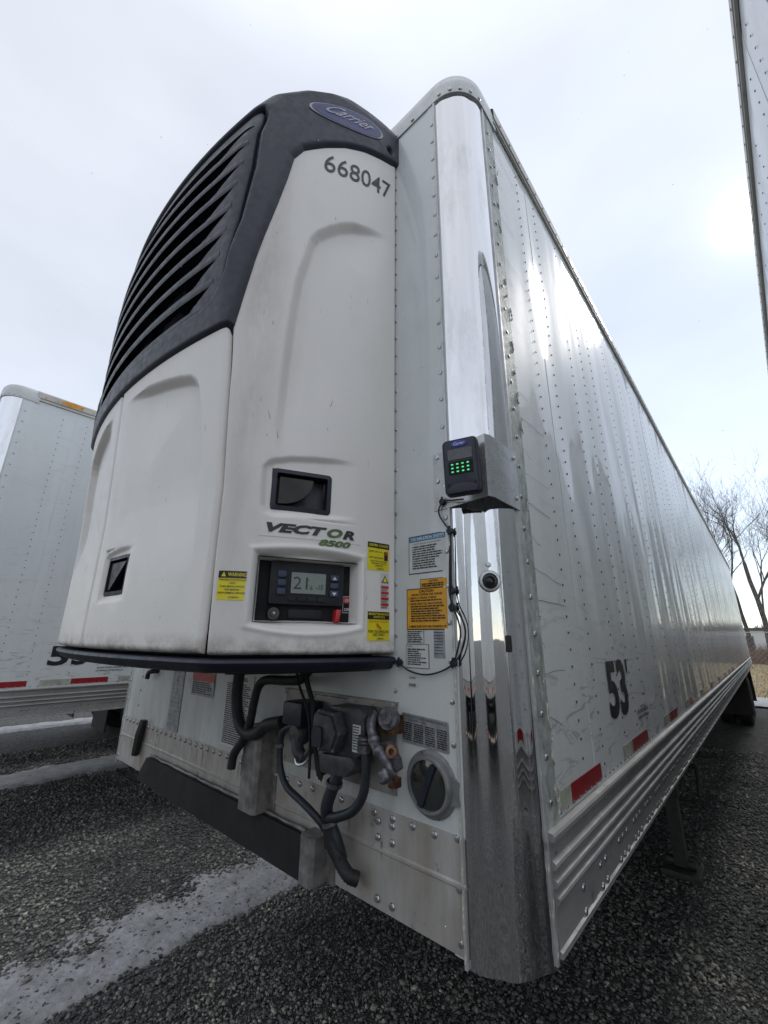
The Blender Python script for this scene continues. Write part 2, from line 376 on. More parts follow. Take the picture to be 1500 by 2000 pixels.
def F_side(x0=1.3):   # right = +y on a wall facing +x
    return lambda a, b, c: (x0 + c, a, b)
def rrect(a0, a1, b0, b1, r, k=4):
    out = []
    for (cx, cy, s0) in ((a1 - r, b1 - r, 0), (a0 + r, b1 - r, 90), (a0 + r, b0 + r, 180), (a1 - r, b0 + r, 270)):
        for i in range(k + 1):
            t = math.radians(s0 + 90 * i / k); out.append((cx + r * math.cos(t), cy + r * math.sin(t)))
    return out
def plate(fr, pts, c0, c1, name, mat, parent, **k): return MB().prism(fr, pts, c0, c1).done(name, mat, parent, **k)
def sheet(fr, a0, a1, b0, b1, c=.0008, n_=6):
    V = []; Fc = []
    for i in range(n_ + 1):
        for j in range(n_ + 1): V.append(fr(a0 + (a1 - a0) * i / n_, b0 + (b1 - b0) * j / n_, c))
    for i in range(n_):
        for j in range(n_): q = i * (n_ + 1) + j; Fc.append((q, q + n_ + 1, q + n_ + 2, q + 1))
    return V, Fc
def sweep(path, nrm, prof):   # path [(x,y)], outward normals, prof [(off,z)]
    V = []; m = len(prof)
    for (x, y), (nx, ny) in zip(path, nrm):
        for o_, z_ in prof: V.append((x + nx * o_, y + ny * o_, z_))
    Fc = [(i * m + j, (i + 1) * m + j, (i + 1) * m + j + 1, i * m + j + 1) for i in range(len(path) - 1) for j in range(m - 1)]
    return V, Fc
R_ = .14
def arc(sx, k=16, y0=0.):    # corner from the front face to the side face
    P_ = []; N_ = []
    for i in range(k + 1):
        t = math.pi / 2 * i / k; N_.append((sx * math.sin(t), -math.cos(t))); P_.append((sx * (1.16 + R_ * math.sin(t)), R_ - R_ * math.cos(t)))
    return P_, N_

# ------------------------------------------------------------------ trailers
def trailer(root, main=False, paint='side_paint_other', post='satin_post', L=16.1):
    sgns = (1, -1)
    edges = [.15] + [.58 + 1.22 * i for i in range(13)] + [L]
    edges = [e_ for e_ in edges if e_ < L - .3] + [L]
    # side sheets
    for sx in sgns:
        for i, (a, b) in enumerate(zip(edges, edges[1:])):
            x0 = sx * (1.298 + (.0012 if i % 2 else 0)); x1 = sx * 1.27
            MB().box(min(x0, x1), max(x0, x1), a, b + (.004 if i % 2 else 0), 1.32, 4.0).done('side_panel', paint, root, smooth=0)
    # front sheets
    for a, b, o_ in ((-1.165, -.985, .001), (-.989, .937, 0), (.933, 1.165, .002)):
        MB().box(a, b, -o_, .03, 1.343, 3.99).done('front_panel', 'front_paint', root, smooth=0)
    for a, b, o_ in ((-1.165, .924, .002), (.922, 1.165, .004)):
        m = MB(); prof = [(.0, 1.118), (o_, 1.118), (o_, 1.242), (o_ + .004, 1.246), (o_ + .004, 1.252), (o_, 1.256), (o_, 1.347), (0, 1.347)]
        V, Fc = sweep([(a, .0), (b, .0)], [(0, -1), (0, -1)], prof); m.raw(V, Fc); m.box(a, b, 0, .04, 1.115, 1.343)
        m.done('kick_panel', 'kick_aluminium', root, smooth=20)
    # corner posts
    for sx in sgns:
        tt = np.linspace(0, 1, 57); zz_ = np.concatenate([[1.10], np.linspace(1.101, 3.97, 60)]); TT, ZZ = np.meshgrid(tt, zz_)
        A_ = np.interp(ZZ, [1.1, 1.9, 2.3, 3.0], [.0021, .0019, .0008, .0004]) * np.minimum(1, np.minimum(TT, 1 - TT) / .08)
        O_ = A_ * (np.sin(2 * np.pi * (2.45 * TT + .10 * np.sin(ZZ * 2.3 + 1)) + .4) + .45 * np.sin(2 * np.pi * 4.3 * TT + 2.2 * np.sin(ZZ * 1.1))) if main else 0 * TT
        O_[0] -= .012
        ph = TT * np.pi / 2; XX = sx * (1.16 + (R_ + O_) * np.sin(ph)); YY = R_ - (R_ + O_) * np.cos(ph)
        idx = np.arange(TT.size).reshape(TT.shape); Fc = np.stack([idx[:-1, :-1], idx[:-1, 1:], idx[1:, 1:], idx[1:, :-1]], -1).reshape(-1, 4); m = MB().raw(np.stack([XX, YY, ZZ], -1).reshape(-1, 3).tolist(), Fc.tolist())
        m.done('corner_post', post, root, smooth=60)
        # flanges either side of the post
        x0, x1 = sorted((sx * 1.128, sx * 1.161)); m = MB().box(x0, x1, -.0035, .0, 1.115, 3.965); m.done('post_flange', 'front_paint', root, smooth=0)
        x0, x1 = sorted((sx * 1.302, sx * 1.29)); MB().box(x0, x1, .149, .235, 1.345, 3.97).done('post_flange', 'scraped_strip' if main else paint, root, smooth=0)
        x0, x1 = sorted((sx * 1.305, sx * 1.29)); MB().box(x0, x1, .139, .149, 1.10, 3.97).done('post_trim', 'cap_aluminium', root, smooth=0)
        x0, x1 = sorted((sx * 1.154, sx * 1.1615)); MB().box(x0, x1, -.007, .0, 1.10, 3.96).done('post_trim', 'cap_aluminium', root, smooth=0)
    # roof cap round the top of the front
    Pl, Nl = arc(-1, 14); Pr, Nr = arc(1, 14)
    path = [(-1.3, .26)] + Pl[::-1] + Pr + [(1.3, .26)]; nr = [(-1, 0)] + Nl[::-1] + Nr + [(1, 0)]
    V, Fc = sweep(path, nr, [(0, 3.955), (.008, 3.957), (.010, 4.02), (.006, 4.06), (-.012, 4.088), (-.05, 4.10)])
    MB().raw(V, Fc).done('roof_cap', 'cap_aluminium', root, smooth=60)
    MB().box(-1.2, 1.2, .06, .3, 4.05, 4.096).box(-1.27, 1.27, .3, L, 4.05, 4.098).done('roof', 'cap_aluminium', root, smooth=0)
    for sx in sgns:
        m = MB()
        prof = [(0, 3.985), (.012, 3.985), (.012, 3.992), (.004, 3.996), (.004, 4.012), (.014, 4.016), (.014, 4.072), (.006, 4.082), (-.03, 4.098)]
        V, Fc = sweep([(sx * 1.3, .24), (sx * 1.3, L)], [(sx, 0)] * 2, prof); m.raw(V, Fc)
        m.done('roof_rail', 'roof_rail_alu', root, smooth=20)
        m = MB()
        for i in range(int(L / .1)):
            m.dome((sx * 1.314, .3 + i * .1, 4.032), (sx, 0, 0), .006, k=6)
        m.done('roof_rail_rivets', 'rivet_dark', root, kind='stuff')
        # base rail: corrugated extrusion
        prof = [(0, 1.352), (.016, 1.350), (.020, 1.345), (.020, 1.336), (.007, 1.330), (.007, 1.296), (.017, 1.290), (.019, 1.284), (.017, 1.279), (.007, 1.274),
                (.007, 1.260), (.017, 1.255), (.019, 1.250), (.017, 1.245), (.007, 1.240), (.007, 1.229), (.017, 1.224), (.019, 1.219), (.017, 1.213), (.008, 1.206), (.008, 1.126), (.014, 1.123), (.014, 1.112), (-.03, 1.112)]
        V, Fc = sweep([(sx * 1.3, .15), (sx * 1.3, L)], [(sx, 0)] * 2, prof)
        mm = MB().raw(V, Fc)
        # end cap
        V2 = [(sx * (1.3 + o_), .15, z_) for o_, z_ in prof] + [(sx * 1.28, .15, 1.352)]; mm.raw(V2, [tuple(range(len(V2)))])
        mm.done('base_rail', 'rail_aluminium', root, smooth=25)
        m = MB(); mb2 = MB(); big = MB()
        cols_ = [.472, .677, .982, 1.196, 1.403] + [1.815 + .4267 * i for i in range(33)]
        for c_ in cols_:
            z_ = 1.40
            while z_ < 3.93:
                m.dome((sx * 1.3, c_ + random.uniform(-.002, .002), z_), (sx, 0, 0), .0048, k=6); z_ += .0525 if main else .065
        for i in range(int(L / .105)):
            big.dome((sx * 1.3, .2 + i * .052 if i * .052 < 8 else .2 + i * .052, 1.366), (sx, 0, 0), .0062, k=6)
        for y_ in [.333, .486, .535, .69, .737, .789, .892, .937, .99, 1.087, 1.129, 1.184] + [1.29 + .2 * j + d_ for j in range(66) for d_ in (0, .045, .09)]:
            for z_ in (1.181, 1.130): big.dome((sx * 1.309, y_, z_), (sx, 0, 0), .0098, k=8)
        for i in range(60):
            for z_ in (1.314, 1.27, 1.236): big.dome((sx * 1.308, .62 + i * .26, z_), (sx, 0, 0), .006, k=6)
        m.done('side_rivets', 'rivet_dark', root, kind='stuff'); big.done('rail_rivets', 'rivet_metal', root, kind='stuff')
        m = MB(); z_ = 1.20
        while z_ < 3.93: m.dome((sx * 1.304, .182 + random.uniform(-.003, .003), z_), (sx, -.1, 0), .0085, k=7); z_ += .102 if main else .11
        z_ = 1.14
        while z_ < 3.93: m.dome((sx * 1.1445, -.0035, z_), (0, -1, 0), .0082, k=8); z_ += .1
        for i in range(26): m.dome((sx * (1.05 - i * .095 if sx > 0 else .3), -.010, 3.975), (0, -1, 0), .009, k=7) if sx > 0 else None
        for t in (.12, .32, .5, .7, .9):
            a_ = t * math.pi / 2; m.dome((sx * (1.16 + (R_ + .009) * math.sin(a_)), R_ - (R_ + .009) * math.cos(a_), 3.975), (sx * math.sin(a_), -math.cos(a_), 0), .009, k=7)
        m.done('post_rivets', 'rivet_metal', root, kind='stuff')
    m = MB()
    x_ = -1.1
    while x_ < 1.13: m.dome((x_, -.004, 1.331), (0, -1, 0), .0095, k=8); x_ += .055 if x_ < .3 else .068
    for x_ in (.889, .941):
        for z_ in (1.276, 1.3, 1.139): m.dome((x_, -.005, z_ - (.0 if z_ != 1.3 else -.014)), (0, -1, 0), .0095, k=8)
    z_ = 1.42
    while z_ < 3.9:
        for x_ in (.951, -.975): m.dome((x_, -.002, z_), (0, -1, 0), .0075, k=7)
        z_ += .077
    for x_ in (-.5, -.1, .3, .6): m.dome((x_, -.004, 1.135), (0, -1, 0), .008, k=7)
    m.done('front_rivets', 'rivet_metal', root, kind='stuff')
    # floor underside with crossmembers
    MB().box(-1.27, 1.27, .16, L, 1.2, 1.26).done('floor', 'underframe', root, smooth=0)
    for i in range(26 if main else 12):
        y_ = .5 + i * (.6 if main else 1.25); MB().box(-1.27, 1.27, y_, y_ + .05, 1.09, 1.199).done('crossmember', 'underframe', root, smooth=0)
    # rear frame with doors
    for a, b in ((-1.28, -.005), (.005, 1.28)):
        MB().box(a, b, L, L + .06, 1.25, 4.0).done('rear_door', 'front_paint', root, bevel=.01)
    MB().box(-1.3, 1.3, L - .02, L + .07, 4.0, 4.1).done('rear_header', 'rail_aluminium', root, smooth=0)
    MB().box(-1.3, 1.3, L - .02, L + .08, 1.05, 1.24).done('rear_sill', 'rail_aluminium', root, smooth=0)
    for i in range(8):
        a_ = -1.2 + i * .3
        MB().box(a_, a_ + .3, L + .0805, L + .082, 1.12, 1.17).done('red_reflector' if i % 2 else 'white_reflector', 'reflective_red' if i % 2 else 'reflective_white', root, smooth=0)
        if i < 7: MB().box(a_ + .15, a_ + .42, L + .0805, L + .082, .525, .575).done('red_reflector' if i % 2 else 'white_reflector', 'reflective_red' if i % 2 else 'reflective_white', root, smooth=0)
    MB().box(-1.1, 1.1, L + .0, L + .08, .5, .6).box(-.6, -.5, L, L + .06, .6, 1.05).box(.5, .6, L, L + .06, .6, 1.05).done('rear_bumper', 'dark_steel', root, smooth=0)
    # landing gear
    for sx in sgns:
        xc = sx * .93
        lg = MB().box(xc - .06, xc + .06, 3.57, 3.69, .55, 1.1).box(xc - .045, xc + .045, 3.585, 3.675, .06, .56).done('landing_leg', 'dark_steel', root, bevel=.006)
        V = MB().box(xc - .13, xc + .13, 3.5, 3.76, 0.0, .05); V.tube([(xc - .1, 3.63, .08), (xc + .1, 3.63, .08)], .035, 8); V.done('foot', 'dark_steel', lg, bevel=.005)
        MB().tube([(xc, 3.66, .75), (xc * .85, 4.7, 1.12)], .03, 8).done('brace', 'dark_steel', root)
    MB().tube([(-.9, 3.63, .8), (1.15, 3.63, .8)], .02, 8).tube([(1.15, 3.63, .8), (1.15, 3.5, .62)], .015, 8).done('crank_shaft', 'dark_steel', root)
    # tandem axle and wheels
    for y_ in (12.2, 13.45):
        MB().tube([(-1.0, y_, .52), (1.0, y_, .52)], .07, 10).done('axle', 'underframe', root)
        for sx in sgns:
            for xo in (1.09, .77):
                xc = sx * xo; h = .13
                w = MB().lathe((xc, y_, .52), (1, 0, 0), [(.29, -h), (.44, -h - .01), (.495, -h + .012), (.52, -h + .03), (.52, -.05), (.508, -.045), (.508, -.035), (.52, -.03), (.52, .03), (.508, .035), (.508, .045), (.52, .05), (.52, h - .03), (.495, h - .012), (.44, h + .01), (.29, h)], 36, closed=True)
                wh = w.done('wheel', 'tyre_rubber', root, smooth=35)
                MB().lathe((xc, y_, .52), (sx, 0, 0), [(.29, h - .01), (.27, h - .02), (.26, .03), (.12, .0), (.11, .08), (.0, .09)], 24).done('rim', 'rim_grey', wh)
    for y_ in (11.3, 14.35): [MB().box(a_, b_, y_, y_ + .02, .3, 1.08).done('mud_flap', 'black_rubber', root, smooth=0) for a_, b_ in ((-1.28, -.6), (.6, 1.28))]
    MB().box(-.5, .5, 11.2, 14.4, .75, 1.09).done('suspension_frame', 'underframe', root, smooth=0)
    # reflective tape along the sides
    tp = [(.245, .341, 0, ), (.341, .629, 1), (.93, 1.072, 0), (1.072, 1.365, 1), (1.79, 1.95, 0), (1.95, 2.21, 1)] + [(2.6 + i * .85 + .17 * (k_ > 0), 2.6 + i * .85 + (.17 if k_ == 0 else .43), k_) for i in range(15) for k_ in (0, 1)]
    if not main: tp = [(-.0 + .16 + i * .62 + .23 * k_, .16 + i * .62 + (.23 if k_ == 0 else .53), k_) for i in range(25) for k_ in (0, 1)]
    for sx in sgns:
        for a, b, k_ in tp:
            if b > L: continue
            x0, x1 = sorted((sx * 1.3005, sx * 1.3016))
            MB().box(x0, x1, a, b, 1.383 - .018, 1.410 + .002 if main and a > .9 else 1.412).done('red_reflector' if k_ else 'white_reflector', 'reflective_red' if k_ else 'reflective_white', root, smooth=0)

# --- main trailer
T = thing('reefer_trailer', 'long white refrigerated trailer with chrome corner post and 53 foot marking, nearest in the yard', 'trailer', (0, 0, 0))
trailer(T, True, 'side_paint', 'chrome_post')
fs = F_side(1.3)
m = MB(); put_text(m, fs, "5", .829, .970, 1.512, 1.718, c=.0018, bold=.035); put_text(m, fs, "3", .985, 1.115, 1.508, 1.722, c=.0018, bold=.035); m.raw([fs(a, b, .0018) for a, b in ((1.14, 1.718), (1.172, 1.718), (1.165, 1.675), (1.143, 1.652))], [tuple(range(4))])
m.done('length_marking', 'print_black', T, smooth=0)
m = MB(); put_text(m, fs, 'OPERATED BY', 1.29, 1.40, 1.508, 1.516, c=.0018); put_text(m, fs, 'BLACK HORSE CARRIERS, INC.', 1.235, 1.455, 1.484, 1.503, c=.0018, bold=.03); put_text(m, fs, 'CAROL STREAM, IL', 1.24, 1.45, 1.464, 1.478, c=.0018, bold=.03)
m.done('operator_lettering', 'print_dark_blue', T, smooth=0)
# sealant smears and drips beside the post
m = MB()
for (x_, y_, N0, N1, z0, z1) in ((1.303, .143, 1, 0, 1.105, 1.75), (1.157, -.006, 0, -1, 1.105, 2.1)):
    pts = []; rr = []
    z_ = z0
    while z_ < z1:
        pts.append((x_ + random.uniform(-.0015, .0015), y_ + random.uniform(-.0025, .0025), z_)); rr.append(random.uniform(.0012, .0038)); z_ += .018
    m.tube(pts, rr, 7)
m.done('sealant_bead', 'sealant', T)
m = MB()
for i in range(26):
    z_ = 1.36 + 2.45 * random.random() ** 1.5; y_ = random.uniform(.215, .245); L_ = random.uniform(.012, .06); p_ = [(1.3035, y_ + random.uniform(-.006, .006), z_ + L_ * t) for t in (0, .3, .6, 1)]
    m.tube(spline(p_, 3), [random.uniform(.001, .004) for _ in range(10)], 6)
m.done('sealant_smears', 'sealant', T, kind='stuff')
# thin scratches running off the flange rivets
m = MB()
for i in range(24):
    z_ = 1.5 + i * .102; L_ = random.uniform(.05, .30) * (1 if i % 3 else .4); dz = random.uniform(-.05, .01)
    p_ = [(1.3013, .2 + L_ * t, z_ + dz * t + random.uniform(-.004, .004)) for t in (0, .25, .5, .75, 1)]
    w_ = random.uniform(.0006, .0013); V = []
    for q in p_: V += [(q[0], q[1], q[2] - w_), (q[0], q[1], q[2] + w_)]
    m.raw(V, [(2 * j, 2 * j + 2, 2 * j + 3, 2 * j + 1) for j in range(4)])
m.done('scratches', 'print_grey', T, smooth=0, kind='stuff')
# round document holder
fr0 = F_front(0)
cx, cz = 1.072, 1.440
dh = MB().lathe((cx, 0, cz), (0, -1, 0), [(.078, .001), (.078, .006), (.075, .009), (.067, .010), (.066, .020), (.063, .024), (.057, .024), (.056, .017)], 40).done('document_holder', 'ring_grey', T)
MB().lathe((cx, 0, cz), (0, -1, 0), [(.0575, .018), (.04, .022), (.0, .024)], 40).done('lens', 'lens_glass', dh)
MB().prism(lambda a, b, c: (cx + a * math.cos(1.15) - b * math.sin(1.15), -c, cz + a * math.sin(1.15) + b * math.cos(1.15)), rrect(-.054, .054, -.008, .008, .004), .019, .029).done('turn_bar', 'black_plastic', dh)
m = MB()
for a_ in (20, 110, 200, 290):
    t = math.radians(a_); q_ = MB(); q_.dome((cx + .0725 * math.cos(t), -.009, cz + .0745 * math.sin(t)), (0, -1, 0), .004); q_.done('ring_screw', 'rivet_dark', dh)
m.prism(fr0, [(cx + .06, cz + .03), (cx + .088, cz + .02), (cx + .088, cz - .03), (cx + .06, cz - .035)], .001, .012)
m.done('hinge', 'ring_grey', dh)
m = MB()
for i in range(34):
    x_ = random.uniform(-1.0, .95); z_ = random.choice((1.318, 1.318, 1.235, 1.60, 1.27)); L_ = random.uniform(.02, .10); w_ = random.uniform(.001, .0035)
    if z_ == 1.6: x_ = random.uniform(-.9, -.05)
    m.raw([(x_ - w_, -.0048, z_), (x_ + w_, -.0048, z_), (x_ + w_ * .5, -.0048, z_ - L_ * .6), (x_ + .001, -.0048, z_ - L_), (x_ - w_ * .6, -.0048, z_ - L_ * .55)], [(0, 1, 2, 3, 4)])
m.done('rust_streaks', 'grime_brown', T, smooth=0, kind='stuff')
# stickers on the front wall
def sticker(name, fr, a0, a1, b0, b1, mat, parent, border=None, label=None, c=.0006, n_=1, off=.003):
    cc = off
    if border:
        t = (a1 - a0) * .02
        V, Fc = sheet(fr, a0 - t, a1 + t, b0 - t, b1 + t, cc, n_); s_ = mk(name, V, Fc, border, parent, smooth=0, label=label)
        V, Fc = sheet(fr, a0, a1, b0, b1, cc + c, n_); mk('face', V, Fc, mat, s_, smooth=0)
    else:
        V, Fc = sheet(fr, a0, a1, b0, b1, cc, n_); s_ = mk(name, V, Fc, mat, parent, smooth=0, label=label)
    return s_
def lines(fr, rows, parent, mat='print_black', c=.005, name='print'):
    m = MB()
    for r in rows:
        if r[0] is None: words(m, fr, r[1], r[2], r[3], r[4], c, r[5] if len(r) > 5 else .9)
        else: put_text(m, fr, r[0], r[1], r[2], r[3], r[4], c, r[5] if len(r) > 5 else .02)
    return m.done(name, mat, parent, smooth=0)
s = sticker('notice_sticker', fr0, 1.007, 1.141, 1.986, 2.098, 'sticker_white', T, 'print_dark_blue', label='white tire inflation notice with a blue header')
V, Fc = sheet(fr0, 1.007, 1.141, 2.082, 2.098, .0042, 1); mk('header', V, Fc, 'sticker_blue', s, smooth=0)
lines(fr0, [('TIRE INFLATION SYSTEM', 1.012, 1.136, 2.085, 2.095)], s, 'print_white')
lines(fr0, [('THIS UNIT IS EQUIPPED WITH AN AUTOMATIC', 1.025, 1.125, 2.072, 2.0765, .0)] + [(None, 1.02, 1.13, 2.064 - i * .0073, 2.0675 - i * .0073, random.uniform(.7, 1)) for i in range(10)], s)
s = sticker('caution_label', fr0, 1.048, 1.141, 1.940, 1.9645, 'sticker_orange', T, 'print_black', label='small orange caution label')
lines(fr0, [('CAUTION', 1.08, 1.11, 1.956, 1.962), (None, 1.053, 1.137, 1.949, 1.953), (None, 1.053, 1.137, 1.943, 1.947)], s)
s = sticker('caution_sticker', fr0, .998, 1.140, 1.824, 1.937, 'sticker_orange', T, 'print_black', label='orange caution sticker with coupling instructions')
lines(fr0, [('CAUTION', 1.043, 1.095, 1.927, 1.935), ('BEFORE TOWING THIS TRAILER', 1.015, 1.125, 1.9185, 1.9245), ('1. MAKE A VISUAL CHECK', 1.004, 1.105, 1.909, 1.915), (None, 1.01, 1.135, 1.9025, 1.906),
            ('2. MAKE SURE YOU ARE COUPLED', 1.004, 1.125, 1.892, 1.898)] + [(None, 1.012, 1.135, 1.8855 - i * .0068, 1.889 - i * .0068, random.uniform(.8, 1)) for i in range(7)] + [('3. MAKE SURE LEGS ARE CRANKED UP', 1.004, 1.135, 1.828, 1.834)], s)
s = sticker('spec_label', fr0, .996, 1.056, 1.786, 1.821, 'sticker_white', T, 'print_black')
lines(fr0, [(None, .999, 1.053, 1.8155 - i * .0055, 1.8185 - i * .0055, random.uniform(.7, 1)) for i in range(6)], s)
s = sticker('spec_label', fr0, .993, 1.072, 1.718, 1.780, 'sticker_white', T, 'print_black')
lines(fr0, [('FHWA', .998, 1.015, 1.774, 1.7775), (None, .998, 1.068, 1.766 - 0 * .0055, 1.7695)] + [(None, .998, 1.068, 1.7605 - i * .0058, 1.7635 - i * .0058, random.uniform(.6, 1)) for i in range(7)], s)
s = sticker('worn_label', fr0, 1.09, 1.138, 1.746, 1.821, 'sticker_grey', T, label='worn grey label, print faded')
lines(fr0, [(None, 1.093, 1.135, 1.813 - i * .008, 1.815 - i * .008, .7) for i in range(8)], s, 'print_dark_blue')
s = sticker('barcode_label', fr0, .995, 1.032, 1.665, 1.695, 'sticker_white', T)
m = MB(); x_ = 1.002
while x_ < 1.026: w_ = random.choice((.0006, .0012)); m.raw([fr0(x_, 1.668, .005), fr0(x_ + w_, 1.668, .005), fr0(x_ + w_, 1.676, .005), fr0(x_, 1.676, .005)], [(0, 1, 2, 3)]); x_ += w_ + random.choice((.0006, .0011))
put_text(m, fr0, 'CONTEH', 1.004, 1.026, 1.688, 1.693, .005); m.done('print', 'print_black', s, smooth=0)
s = plate(lambda a, b, c: fr0(a, b - .05 * (a - .974), c), rrect(.976, 1.132, 1.524, 1.598, .004), .002, .004, 'maker_plate', 'sticker_grey', T, label='grey metal maker plate with columns of figures')
fp = lambda a, b, c: fr0(a, b - .05 * (a - .974), c)
lines(fp, [('MFD. BY UTILITY TRAILER MANUFACTURING CO.', .98, 1.128, 1.588, 1.594, .0), ('CITY OF INDUSTRY, CALIF.', .98, 1.06, 1.580, 1.585, .0)] + [(None, .98 + k_ * .038, 1.013 + k_ * .038, 1.573 - i * .0052, 1.576 - i * .0052, .95) for i in range(9) for k_ in range(4)], s, c=.0052)
# lower left stickers
s = sticker('warning_sticker', fr0, -.335, -.118, 1.531, 1.632, 'sticker_grey', T, label='grey sticker with a red header')
V, Fc = sheet(fr0, -.335, -.118, 1.596, 1.632, .0042, 1); mk('header', V, Fc, 'print_red', s, smooth=0)
lines(fr0, [(None, -.325, -.13, 1.586 - i * .009, 1.591 - i * .009, random.uniform(.6, 1)) for i in range(6)], s)
s = sticker('instruction_sticker', fr0, -.01, .205, 1.368, 1.645, 'sticker_white', T, label='tall white sticker covered in small print')
lines(fr0, [('WARNING', .05, .16, 1.618, 1.634)] + [(None, 0, .198, 1.604 - i * .0078, 1.6085 - i * .0078, random.uniform(.75, 1)) for i in range(30)], s)
s = sticker('weathered_tape', fr0, -.56, -.43, 1.35, 1.69, 'sticker_grey', T, label='weathered strip of foil tape')
lines(fr0, [(None, -.55, -.44, 1.66 - i * .02, 1.662 - i * .02, 1) for i in range(15)], s, 'print_grey')
# connector plate with sockets
cp = MB().prism(fr0, [(.430, 1.385), (.957, 1.388), (.957, 1.600), (.962, 1.622), (.432, 1.620), (.434, 1.600)], .002, .008)
cp.prism(fr0, [(.432, 1.602), (.958, 1.604), (.958, 1.620), (.432, 1.618)], .008, .014)
for a_, b_ in ((.445, 1.61), (.6, 1.61), (.87, 1.612), (.947, 1.612), (.447, 1.4), (.52, 1.4), (.66, 1.4), (.945, 1.402), (.945, 1.44)): cp.dome((a_, -.014 if b_ > 1.6 else -.008, b_), (0, -1, 0), .008)
cp = cp.done('connector_plate', 'connector_plate', T)
s = sticker('placard', fr0, .56, .80, 1.606, 1.617, 'sticker_grey', cp, off=.0146); lines(fr0, [(None, .565, .79, 1.612, 1.6145)], cp, c=.0154)
# centre receptacle: back box, hexagonal housing, hinged lid
MB().prism(fr0, [(.735, 1.472), (.775, 1.452), (.845, 1.455), (.905, 1.50), (.895, 1.588), (.875, 1.603), (.755, 1.600), (.728, 1.58)], .008, .075).done('receptacle_box', 'receptacle_grey', T, bevel=.006)
hx = [(.716, 1.575), (.738, 1.592), (.805, 1.588), (.835, 1.535), (.812, 1.485), (.745, 1.480), (.714, 1.512)]
MB().prism(fr0, hx, .076, .110).prism(fr0, [(.775 + (a - .775) * .82, 1.535 + (b - 1.535) * .82) for a, b in hx], .110, .120).done('socket_housing', 'receptacle_grey', T, bevel=.004)
for a, b in hx:
    if a > .73: m = MB(); m.dome((.775 + (a - .775) * .9, -.110, 1.535 + (b - 1.535) * .9), (0, -1, 0), .006); m.done('housing_bolt', 'rivet_dark', T)
m = MB(); m.prism(fr0, rrect(.735, .775, 1.495, 1.548, .008), .1202, .128).done('socket_lid', 'black_plastic', T)
MB().prism(fr0, [(.70, 1.452), (.74, 1.47), (.86, 1.478), (.882, 1.462), (.84, 1.425), (.72, 1.418)], .02, .09).done('cable_shroud', 'receptacle_grey', T, bevel=.006)
s = sticker('rating_label', fr0, .852, .884, 1.49, 1.56, 'sticker_white', T, off=.0756); lines(fr0, [(None, .855, .881, 1.553 - i * .007, 1.556 - i * .007) for i in range(9)], s, c=.077)
# left gladhand
gl_ = MB().box(.542, .642, -.10, -.008, 1.525, 1.595).done('gladhand', 'black_plastic', T, bevel=.008)
m = MB().tube(spline([(.585, -.06, 1.53), (.60, -.075, 1.49), (.622, -.085, 1.455), (.648, -.08, 1.44)], 5), .019, 10).tube(spline([(.648, -.08, 1.44), (.672, -.075, 1.47), (.668, -.06, 1.51)], 5), .012, 8)
m.lathe((.60, -.05, 1.50), (0, -1, 0), [(.0, .045), (.026, .042), (.034, .03), (.034, .0)], 18); m.done('coupling', 'receptacle_grey', gl_)
MB().tube(spline([(.615, -.09, 1.44), (.64, -.1, 1.425), (.665, -.09, 1.432), (.672, -.07, 1.46)], 5), .005, 6).done('spring_clip', 'rivet_metal', gl_)
# right gladhand: cast arm, clamp, bronze seal
rg = MB().tube(spline([(.905, -.045, 1.59), (.918, -.07, 1.565), (.945, -.085, 1.53), (.968, -.095, 1.515), (.99, -.09, 1.495), (1.003, -.085, 1.47)], 6), [.014 - .002 * (i / 30) + (.004 if i in (11, 12, 18, 19) else 0) for i in range(31)], 12)
rg.lathe((.965, -.055, 1.585), (.25, -1, .1), [(0, .004), (.014, .004), (.016, .0), (.028, .0), (.031, -.006), (.030, -.02)], 18)
rg.lathe((1.002, -.11, 1.465), (.1, -1, .1), [(.0, .012), (.012, .011), (.018, .004), (.018, -.02)], 16)
rg.prism(lambda a, b, c: (a, -c, b), [(.955, 1.528), (.985, 1.535), (1.020, 1.50), (1.026, 1.478), (1.012, 1.468), (.995, 1.490), (.965, 1.508)], .06, .08)
rg = rg.done('gladhand', 'cast_metal', T, label='bare cast gladhand hanging open')
MB().prism(fr0, rrect(.925, .985, 1.545, 1.592, .006), .008, .05).done('recess_box', 'bronze', rg, bevel=.003)
MB().lathe((.997, -.072, 1.512), (.5, -.8, .3), [(.007, .014), (.016, .012), (.018, .0), (.016, -.012)], 14).done('seal', 'bronze', rg); MB().box(.985, 1.008, -.075, -.045, 1.428, 1.452).done('lug', 'bronze', rg, bevel=.003)
# hoses
def hose(name, P_, r, mat='black_rubber', parent=T, rib=False, label=None):
    c = spline(P_, 8)
    if rib: c = resample(c, .0035); return MB().tube(c, r, 12, rib=1, ribd=r * .11).done(name, mat, parent, smooth=70, label=label)
    return MB().tube(c, r, 12).done(name, mat, parent, smooth=60, label=label)
hose('air_hose', [(.600, -.07, 1.53), (.53, -.08, 1.50), (.517, -.08, 1.448), (.528, -.08, 1.391), (.568, -.08, 1.347), (.633, -.075, 1.323), (.684, -.07, 1.303), (.722, -.055, 1.271), (.728, -.04, 1.22)], .0105, 'hose_grey')
hose('power_cable', [(.80, -.06, 1.46), (.777, -.07, 1.395), (.751, -.07, 1.339), (.744, -.06, 1.302), (.764, -.045, 1.25), (.775, -.03, 1.20)], .018, 'hose_grey')
hose('air_hose', [(.904, -.08, 1.53), (.909, -.08, 1.49), (.911, -.08, 1.442), (.901, -.08, 1.392), (.864, -.08, 1.35), (.808, -.078, 1.323), (.765, -.07, 1.306), (.751, -.055, 1.275), (.752, -.04, 1.21)], .0130, 'hose_grey', rib=True, label='grey corrugated air hose')
